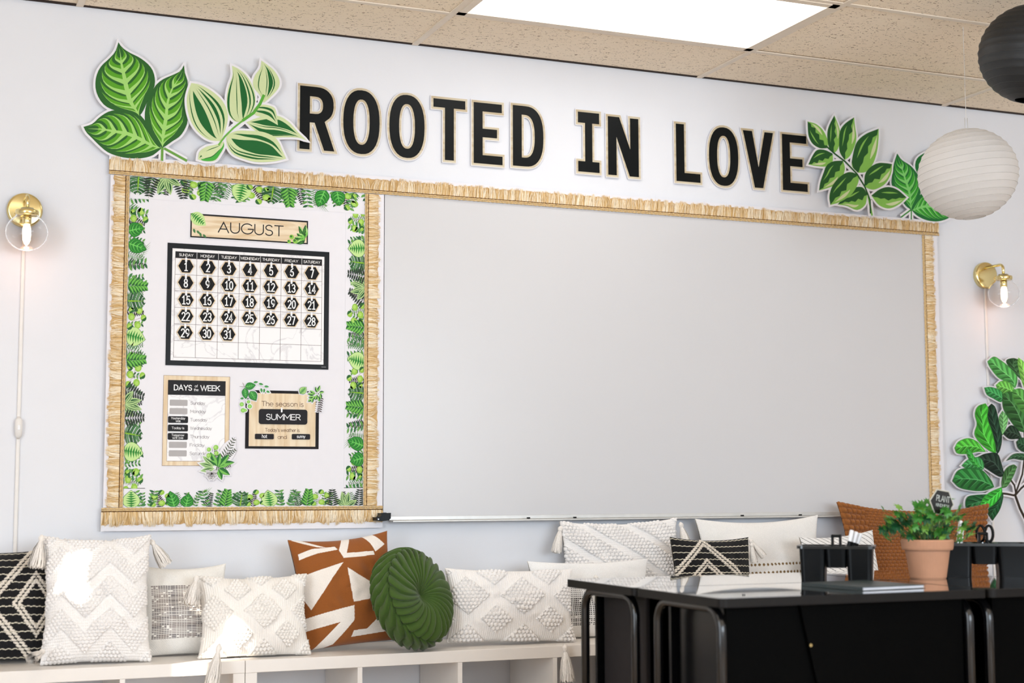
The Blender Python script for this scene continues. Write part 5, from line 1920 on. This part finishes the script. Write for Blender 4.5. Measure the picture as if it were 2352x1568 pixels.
def to_uv(p):
    f = (p[1] - 165) / (1262 - 165)
    l, r = 1030 + 200 * f, 2045 + 100 * f
    # undo the concave sides of the cushion
    return ((p[0] - l) / (r - l) * 2 - 1, 1 - 2 * f)


SHUV = [[to_uv(p) for p in s_] for s_ in SH]


def cf_p5(X, Y, U, V):
    K = np.broadcast_to(rgb(148, 86, 38), X.shape + (3,)).copy()
    for s_ in SHUV:
        K[inpoly(U, V, s_)] = rgb(240, 232, 224)
    return K


pillow('geometric_pillow', 'rust brown pillow with white geometric shapes', (684, 918, 1238), -.235, .125, lean=13, yaw=2, roll=-4.2, cf=cf_p5, n=300, pinch=.09, back=(240, 232, 224))


# green round pleated pillow
def round_pillow():
    Rr, nphi, ns = .162, 480, 110
    phi = np.linspace(0, 2 * PI, nphi + 1)
    s = np.linspace(0, 1, ns)
    PH, S = np.meshgrid(phi, s, indexing='ij')
    # profile: front centre -> shoulder -> rim -> shoulder -> back centre
    th = (S - .5) * PI            # -90 front centre .. 90 back centre
    e = .50
    r = Rr * np.abs(np.cos(th)) ** e
    hgt = .072 * np.sign(np.sin(th)) * np.abs(np.sin(th)) ** .55
    dim = np.exp(-(r / .040) ** 2) * .034
    hgt = hgt + np.where(S < .5, dim, -dim)
    face = S < .40
    backf = S > .60
    n1, n2 = 26, 24
    tw_face = PH * n1 / (2 * PI) + 1.6 * (S / .40)
    tw_face = tw_face + .22 * np.sin(PH * 3 + 1) + .12 * np.sin(PH * 7)
    saw1 = (tw_face % 1.0)
    pl1 = np.where(saw1 < .84, np.sin(saw1 / .84 * PI * .6), (1 - saw1) / .16 * .95)
    tw_rim = PH * n2 / (2 * PI) - 2.4 * (S - .5) / .2 + .15 * np.sin(PH * 4)
    saw2 = tw_rim % 1.0
    pl2 = np.where(saw2 < .88, np.sin(saw2 / .88 * PI * .62) / 1.0, (1 - saw2) / .12 * .93)
    tw_b = PH * n1 / (2 * PI) - 1.1 * (S - .6)
    pl3 = (tw_b % 1.0)
    amp = np.where(face, .0160 * np.clip(r / Rr, .12, 1) * (pl1 - .5), np.where(backf, .006 * (pl3 - .5), .015 * (pl2 - .5)))
    crease = np.exp(-((S - .40) / .012) ** 2) * .010 + np.exp(-((S - .60) / .012) ** 2) * .010
    amp = amp - crease + np.where((~face) & (~backf), .008 * np.sin((S - .4) / .2 * PI), 0)
    nr, nh = np.cos(th), np.sin(th)
    r2 = r + amp * np.where(np.abs(S - .5) < .28, np.abs(nr) ** .5, nr * .3)
    h2 = hgt + amp * nh * 1.0
    V_ = np.stack([r2 * np.cos(PH), h2, r2 * np.sin(PH)], -1)
    K = np.broadcast_to(rgb(62, 88, 31), V_.shape).copy()
    me = grid_mesh('round_pillow', [(V_, K, True)])
    x, y = 1.876, -.338
    t = thing('round_pillow', (x, y, ZB + .166), 'green velvet round pleated pillow leaning on the brown pillow', 'pillow', 'cushions along the bench')
    # disc axis (local -y is the front) turned to the right and leaning back
    R_ = Matrix.Rotation(math.radians(33), 3, 'Z') @ Matrix.Rotation(math.radians(-20), 3, 'X') @ Matrix.Rotation(math.radians(10), 3, 'Y')
    t.rotation_euler = R_.to_euler()
    t.location.z = ZB + .0015 - float((V_.reshape(-1, 3) @ np.array(R_).T)[:, 2].min())
    o = link('cover', me, M['velvet'], t, world=False)
    mb = MB(); mb.lathe([(0, -.034), (.010, -.033), (.014, -.028), (.015, -.022)], 20, (0, 0, 0), 'y', (70, 108, 40))
    mb.build('button', M['velvet'], t, smooth=True, world=False)
    return t


round_pillow()

# white tufted lumbar, right of the green pillow
p7 = pillow('tufted_pillow', 'wide white tufted lumbar pillow right of the green round pillow', (1024, 1310, 1312), -.290, .105, lean=9, yaw=-4, roll=1.5, hf=hf_dia(.205, .165, .03, .03, p=.0150, r=.0085), cf=flat(IV), n=380, m='knit', pinch=.07, group='white tufted pillows')
tassel(p7, (2.402, -.434, .428), .125, (.06, -.05, -1), seed=6, r=.026)


# white pillow with black dashes, behind
def cf_p8(X, Y, U, V):
    K = np.broadcast_to(rgb(242, 240, 238), X.shape + (3,)).copy()
    pan = (np.abs(Y + .01) < .085)
    K[dashes(X, Y, .0085, .0074, .66, .55, 9, .97) & pan & (X < .08)] = rgb(46, 42, 42)
    return K


p8 = pillow('woven_pillow', 'white pillow with rows of black dashes partly behind the desk end', (1214, 1492, 1286), -.195, .062, lean=4, cf=cf_p8, n=240, pinch=.08)
tassel(p8, pw(p8, -.06, -.085, .80), .095, (.05, -.1, -1), seed=7, r=.018)


# white tufted square pillow at the back
def hf_p9(X, Y):
    band = ((X * .62 + Y) / .115) % 1.0
    return np.where(band < .72, bobble(X, Y, .0165, .0092), .0015 * np.abs(np.sin(Y * PI / .0075)))


p9 = pillow('tufted_pillow', 'square white tufted pillow against the wall under the whiteboard', (1292, 1562, 1198), -.086, .062, lean=2, roll=-1, hf=hf_p9, cf=flat(IV), n=360, m='knit', pinch=.08, group='white tufted pillows')
tassel(p9, pw(p9, -1.0, -.01, .96), .100, (-.22, -.05, -1), seed=8, r=.020)
tassel(p9, pw(p9, 1.0, -.03, .96), .105, (.22, -.15, -1), seed=9, r=.022)

hf, cf = make_black(-.045, -.115, [(.195, .195), (.285, .280)], .0265)
p10 = pillow('throw_pillow', 'black pillow with thin white stripes behind the desks', (1545, 1726, 1236), -.250, .100, lean=9, roll=1, hf=hf, cf=cf, n=240, m='knit')
tassel(p10, pw(p10, 1.0, -.01, .97), .085, (.75, -.2, -.9), seed=10, r=.014)
tassel(p10, pw(p10, 1.0, -.02, .93), .075, (.12, -.1, -1), seed=11, r=.014)


def cf_p11(X, Y, U, V):
    K = np.broadcast_to(rgb(243, 239, 235), X.shape + (3,)).copy()
    for y0 in (.024, -.008):
        dx = (X / .0175 - np.round(X / .0175)) * .0175
        K[(dx ** 2 + ((Y - y0)) ** 2) < .0052 ** 2] = rgb(132, 104, 66)
    return K


p11 = pillow('throw_pillow', 'cream twill pillow with two rows of brown dots under the whiteboard', (1608, 1892, 1190), -.110, .095, lean=5, roll=-1, hf=lambda X, Y: .0011 * np.sin((X + Y) * 2 * PI / .0085), cf=cf_p11, n=300, pinch=.10, m='knit')


def cf_p12(X, Y, U, V):
    K = np.broadcast_to(rgb(240, 238, 236), X.shape + (3,)).copy()
    s = (X * .8 + Y) / .022
    K[(np.abs(s - np.round(s)) < .06)] = rgb(40, 40, 44)
    return K


pillow('throw_pillow', 'white pillow corner with thin black lines behind the desk caddy', (1860, 2030, 1232), -.290, .10, lean=9, cf=cf_p12, n=200, pinch=.07, roll=-4)


def hf_p13(X, Y):
    U, V = X / .35, Y / .225
    big = (np.abs(U) > .78) | ((np.abs(V) > .62) & (np.abs(U) < .3))
    py = np.where(big, .024, .0140)
    px = np.where(big, .022, .021)
    j = np.floor(Y / py)
    fx = (X / px + .5 * (j % 2)) % 1.0
    fy = (Y / py) % 1.0
    return np.where(big, .018, .0135) * np.clip(np.sin(fx * PI), 0, 1) ** .4 * np.clip(np.sin(fy * PI), 0, 1) ** .55


pillow('knit_pillow', 'large rust brown knitted lumbar pillow behind the potted plant', (1930, 2280, 1160), -.150, .115, lean=5, roll=1, hf=hf_p13, cf=flat((150, 92, 44)), n=480, m='knit', pinch=.11, back=(160, 90, 36), sag=.05)

# ------------------------------------------------------------------ black desks
ZD = .70


def u_frame(x, y0, y1, ztop, r=.055):
    pts = [(x, y0, .0), (x, y0, ztop - r)]
    pts += [(x, y0 + math.copysign(r - r * math.cos(a), y1 - y0), ztop - r + r * math.sin(a)) for a in np.linspace(.2, PI / 2, 7)]
    pts += [(x, y1 - math.copysign(r - r * math.cos(a), y1 - y0), ztop - r + r * math.sin(a)) for a in np.linspace(PI / 2, .2, 7)]
    pts += [(x, y1, ztop - r), (x, y1, 0)]
    return MB().tube(pts, .0125, 14)


DESKS = [(2.06, 2.86, -1.19, -1.625, 'black glossy desk in the back row, left end'), (2.062, 2.862, -1.632, -2.075, 'black glossy desk in the front row, left end with the book on it'),
         (2.868, 3.668, -1.19, -1.625, 'black glossy desk in the back row at right'), (2.870, 3.670, -1.632, -2.075, 'black glossy desk in the front row at right under the caddy')]
for n_, (x0, x1, ya, yb, lab) in enumerate(DESKS):
    t = thing('desk', ((x0 + x1) / 2, (ya + yb) / 2, 0), lab, 'desk', 'black classroom desks')
    ol = rrect(x0, x1, yb, ya, .018)
    mb = MB()
    nn = len(ol)
    mb.add([(p[0], p[1], ZD - .002) for p in ol], [tuple(range(nn))])
    mb.add([(p[0], p[1], ZD) for p in offset_poly(ol, -.002)], [tuple(range(nn))])
    o = mb.build('table_top', M['desk'], t)
    mb = MB()
    vs = [(p[0], p[1], ZD - .0005) for p in ol] + [(p[0], p[1], ZD - .022) for p in ol]
    mb.add(vs, [(i, nn + i, nn + (i + 1) % nn, (i + 1) % nn) for i in range(nn)] + [tuple(range(2 * nn - 1, nn - 1, -1))])
    ib = offset_poly(ol, -.002)
    mb.add([(p[0], p[1], ZD - .0005) for p in ol] + [(p[0], p[1], ZD) for p in ib], [(i, (i + 1) % nn, nn + (i + 1) % nn, nn + i) for i in range(nn)])
    mb.build('edge_band', M['desk_edge'], t)
    for xs in (x0 + .028, x1 - .028):
        u_frame(xs, ya - .075, yb + .045, ZD - .028).build('leg_frame', M['tube'], t, smooth=True)
        MB().box(xs - .012, xs + .012, yb + .09, ya - .12, ZD - .034, ZD - .022).build('mounting_plate', M['desk_frame'], t)
    pm = M['desk_panel'] if yb > -1.8 else M['desk_frame']  # back-row end panels coloured greyer in place of their reflections
    MB().box(x0 + .075, x0 + .087, yb + .07, ya - .10, .12, ZD - .03).build('end_panel', pm, t, bevel=.004)
    MB().box(x1 - .087, x1 - .075, yb + .07, ya - .10, .12, ZD - .03).build('end_panel', pm, t, bevel=.004)
    MB().box(x0 + .06, x1 - .06, ya - .085, ya - .073, .10, ZD - .024).build('modesty_panel', M['desk_frame'], t)
    if yb < -1.8:
        MB().box(x0 + .045, x1 - .045, yb + .050, yb + .062, .02, ZD - .024).build('modesty_panel', M['black_matte'] if 'black_matte' in M else M.setdefault('black_matte', mat('black_panel', (3, 3, 3), .5, noise=.1, spec=.03)), t)
        mb = MB()
        ol = [(2.312, ZD - .024), (2.520, ZD - .024), (2.645, .15), (2.437, .15)]
        ol = [(p[0] + (x0 - 2.062), p[1]) for p in ol]
        card(mb, ol[::-1], yb + .040, yb + .049)
        mb.build('support_plate', M['black_matte'], t)
        MB().lathe([(0, 0), (.004, 0), (.004, .003)], 10, (x0 + .278, yb + .037, .575), 'y').build('screw', M['brass'], t)


# ------------------------------------------------------------------ desk caddies
def open_tub(W_, D, H, th=.004, rim=.006):
    mb = MB()
    def ringv(w, d, z, r):
        return [(p[0], p[1], z) for p in rrect(-w / 2, w / 2, -d / 2, d / 2, r, 4)]
    lay = [ringv(W_ * .90, D * .90, 0, .012), ringv(W_, D, H - rim, .014), ringv(W_ + .010, D + .010, H - rim * .9, .016), ringv(W_ + .010, D + .010, H, .016), ringv(W_ - .002, D - .002, H, .012), ringv(W_ * .90 - .008, D * .90 - .008, th, .010)]
    n = len(lay[0])
    vs = [v for l in lay for v in l]
    fs = [(j * n + i, j * n + (i + 1) % n, (j + 1) * n + (i + 1) % n, (j + 1) * n + i) for j in range(len(lay) - 1) for i in range(n)]
    fs += [tuple(range(n - 1, -1, -1)), tuple((len(lay) - 1) * n + i for i in range(n))]
    mb.add(vs, fs)
    return mb


def caddy(loc, rz, label, W_=.205, D=.115, H=.098):
    t = thing('desk_caddy', loc, label, 'caddy', 'black desk caddies', rot=(0, 0, rz))
    tw = W_ * .36
    for s in (-1, 1):
        o = open_tub(tw, D, H).build('tub', M['black_plastic'], t, world=False, smooth=False)
        o.location = (s * (W_ - tw) / 2, 0, 0)
    o = open_tub(W_ * .30, D * .97, H * .62).build('centre_tray', M['black_plastic'], t, world=False)
    o.location = (0, 0, H * .38)
    mb = MB()
    wo, do = W_ / 2 + .007, D / 2 + .007
    card_ol = rrect(-wo, wo, -do, do, .018); hole = rrect(-wo + .012, wo - .012, -do + .012, do - .012, .012)
    n_ = len(card_ol)
    vs = [(p[0], p[1], z) for z in (H - .007, H + .0012) for p in card_ol] + [(p[0], p[1], z) for z in (H - .007, H + .0012) for p in hole]
    fs = []
    for i_ in range(n_):
        j_ = (i_ + 1) % n_
        fs += [(i_, j_, n_ + j_, n_ + i_), (2 * n_ + j_, 2 * n_ + i_, 3 * n_ + i_, 3 * n_ + j_), (n_ + i_, n_ + j_, 3 * n_ + j_, 3 * n_ + i_), (j_, i_, 2 * n_ + i_, 2 * n_ + j_)]
    mb.add(vs, fs)
    mb.build('rim', M['rim'] if 'rim' in M else M.setdefault('rim', mat('black_gloss_rim', (14, 18, 18), .2, noise=.1, spec=.6)), t, world=False)
    mb = MB()
    mb.box(-.014, -.008, -.022, .022, H * .6, H + .032); mb.box(.008, .014, -.022, .022, H * .6, H + .032); mb.box(-.014, .014, -.022, .022, H + .024, H + .032)
    mb.build('handle', M['black_plastic'], t, world=False, bevel=.002)
    return t


c1 = caddy((2.742, -1.575, ZD), math.radians(-38), 'black plastic caddy holding white capped markers, left of the plant')
c2 = caddy((3.245, -1.60, ZD), math.radians(-34), 'black plastic caddy with pens and scissors at the right edge', W_=.25)


def local(t, x, y, z):
    return t.location + t.rotation_euler.to_matrix() @ Vector((x, y, z))


def pen(a, b, r, body, cap, label, name='marker_pen'):
    a, b = Vector(a), Vector(b)
    t = thing(name, a, label, 'pen', 'pens in the desk caddies')
    m_ = a.lerp(b, .62)
    MB().tube([a, m_], r, 10).build('barrel', body, t, smooth=False)
    MB().tube([m_, b.lerp(m_, .06), b], [r * 1.12, r * 1.12, r * .8], 10).build('cap', cap, t)
    return t


for k, (dx, dy, tx, tz) in enumerate(((.026, -.02, .045, .045), (.033, .0, .057, .040), (.040, .02, .068, .035))):
    pen(local(c1, dx, dy, .060), local(c1, tx, dy * .6, .098 + tz), .0055, M['black_plastic'], M['white_plastic'], ['leftmost', 'middle', 'rightmost'][k] + ' white capped marker in the left caddy')
pen(local(c2, -.085, -.01, .012), local(c2, -.062, .0, .165), .0055, M['steel'], M['white_plastic'], 'tall silver pen with white cap in the right caddy')
pen(local(c2, -.075, .02, .012), local(c2, -.058, .012, .140), .006, M['black_plastic'], M['white_plastic'], 'dark pen with pale tip leaning in the right caddy')
# scissors
s_ = thing('scissors', local(c2, .005, .036, .075), 'scissors standing handle up in the right caddy', 'scissors')
mb = MB()
for sg in (-1, 1):
    pts = [local(c2, .010 + sg * .012 + .012 * math.cos(a), .036, .125 + .024 * math.sin(a)) for a in np.linspace(0, 2 * PI, 17)]
    mb.tube(pts, .0042, 8, caps=False)
mb.build('handles', M['black_plastic'], s_, smooth=True)
mb = MB()
for sg in (-1, 1):
    mb.tube([local(c2, .010 + sg * .010, .036, .103), local(c2, .010 - sg * .003, .036, .062)], [.003, .002], 6)
mb.build('blades', M['steel'], s_)

# ------------------------------------------------------------------ book and paper on the desk
bt = thing('book', (2.62, -1.862, ZD), 'dark covered book lying flat on the front desk', 'book', rot=(0, 0, math.radians(6)))
MB().box(-.108, .108, -.125, .115, .0008, .0020).build('cover', M['book_cover'], bt, world=False)
MB().box(-.108, .108, -.125, .115, .0085, .0098).build('cover', M['book_cover'], bt, world=False)
MB().box(-.1085, -.106, -.125, .115, .0008, .0098).build('spine', M['book_cover'], bt, world=False)
MB().box(-.105, .105, -.122, .112, .0020, .0085).build('pages', M['page'], bt, world=False)

# ------------------------------------------------------------------ potted ivy with hexagon sign
PX, PY = 3.030, -1.615
t = thing('potted_plant', (PX, PY, ZD), 'leafy green plant in a terracotta pot on the desks', 'potted plant')
MB().lathe([(0, 0), (.050, 0), (.052, .004), (.064, .082), (.0715, .083), (.0735, .088), (.0755, .108), (.0745, .113), (.068, .113), (.066, .100), (0, .098)], 48, (PX, PY, ZD)).build('pot', M['terracotta'], t, smooth=False)
MB().lathe([(0, .1035), (.04, .103), (.066, .1005)], 24, (PX, PY, ZD)).build('soil', M['soil'], t)


def ivy_mesh():
    mb = MB()
    pts = []
    for k in range(20):
        a = 2 * PI * k / 20 - PI / 2
        lobe = [.30, .62, .95, .60, .58, .80, .55, .58, 1.05, .60, 1.25, .60, 1.05, .58, .55, .80, .58, .60, .95, .62][k % 20]
        pts.append((math.cos(a) * lobe * .5, math.sin(a) * lobe * .5 + .3, .05 * math.cos(2 * a) * lobe - .10 * lobe ** 2))
    mb.add([(0, .3, .06)] + pts, [(0, 1 + i, 1 + (i + 1) % 20) for i in range(20)])
    return mb


protos = {}
stems = MB()
rnd = random.Random(11)
cnt = 0
for k in range(150):
    a = rnd.uniform(0, 2 * PI)
    ring = rnd.random()
    rr = .02 + .085 * math.sqrt(ring)
    h = .135 + .070 * (1 - ring * .75) * rnd.uniform(.3, 1.1) - (.045 if ring > .8 else 0) * rnd.random()
    if k % 9 == 0:
        rr, h = rnd.uniform(.10, .125), rnd.uniform(.10, .15)
    if k > 105:
        rr, h = rnd.uniform(.01, .075), rnd.uniform(.108, .14)
    if k % 17 == 0:
        h = rnd.uniform(.19, .225)
    rr_x = rr * 1.15
    p = Vector((PX + rr_x * math.cos(a), PY + rr * math.sin(a), ZD + h))
    b = Vector((PX + .022 * math.cos(a), PY + .022 * math.sin(a), ZD + .10))
    mid = (b + p) / 2 + Vector((0, 0, .03))
    if k % 3 == 0: stems.tube([b, mid, p], [.0014, .0011, .0007], 5)
    key = rnd.choice(['ivy', 'ivy', 'ivy_dark', 'ivy_dark', 'ivy_light']) if h < .17 else rnd.choice(['ivy', 'ivy_light', 'ivy'])
    if key not in protos:
        o = ivy_mesh().build('leaf', M[key], t, world=False)
        protos[key] = o
    else:
        o = share('leaf', protos[key], t)
    sc = rnd.uniform(.028, .046)
    o.scale = (sc, sc, sc)
    o.location = p - t.location
    o.rotation_euler = (rnd.uniform(.4, 1.5), rnd.uniform(-.4, .4), a - PI / 2 + rnd.uniform(-.6, .6))
stems.build('stems', M['stem'], t)

sg = at_y(2162, 1154, -1.66)
t = thing('plant_sign', (sg.x, -1.66, ZD + .11), 'small black hexagon sign reading PLANT KINDNESS stuck in the plant pot', 'sign')
ca, sa = math.cos(math.radians(-9)), math.sin(math.radians(-9))
rot = lambda u, v: (sg.x + (u * ca - v * sa), sg.z + u * sa + v * ca)
hexa = lambda r: [rot(r * 1.02 * math.cos(PI / 3 * k), r * .98 * math.sin(PI / 3 * k)) for k in range(6)]
mb = MB(); card(mb, hexa(.0430), -1.6625, -1.660); mb.build('pale_edge', mat('sign_edge', (196, 194, 180), .5, noise=.05), t)
mb = MB(); card(mb, hexa(.0395), -1.6632, -1.6625); mb.build('black_face', mat('sign_black', (22, 24, 24), .45, noise=.1), t)
art = Art(-1.6634)
art.T = lambda u, v: rot(u, v)
text(art, 'PLANT', .003, .0115, .0165, .0015, (214, 220, 214), 0, width=.047)
text(art, 'KINDNESS', .003, -.0085, .0085, .0011, (196, 204, 198), 0, width=.046)
art.poly(simple_leaf((.020, -.020), 1.0, .012, .006).outline(), (60, 150, 60), 1)
art.poly(simple_leaf((.020, -.022), .2, .010, .005).outline(), (60, 150, 60), 1)
art.build('lettering', M['print'], t)
MB().tube([(sg.x, -1.6605, sg.z - .02), (sg.x - .004, -1.64, ZD + .100)], .0022, 6).build('stake', M['sign_wood'], t)
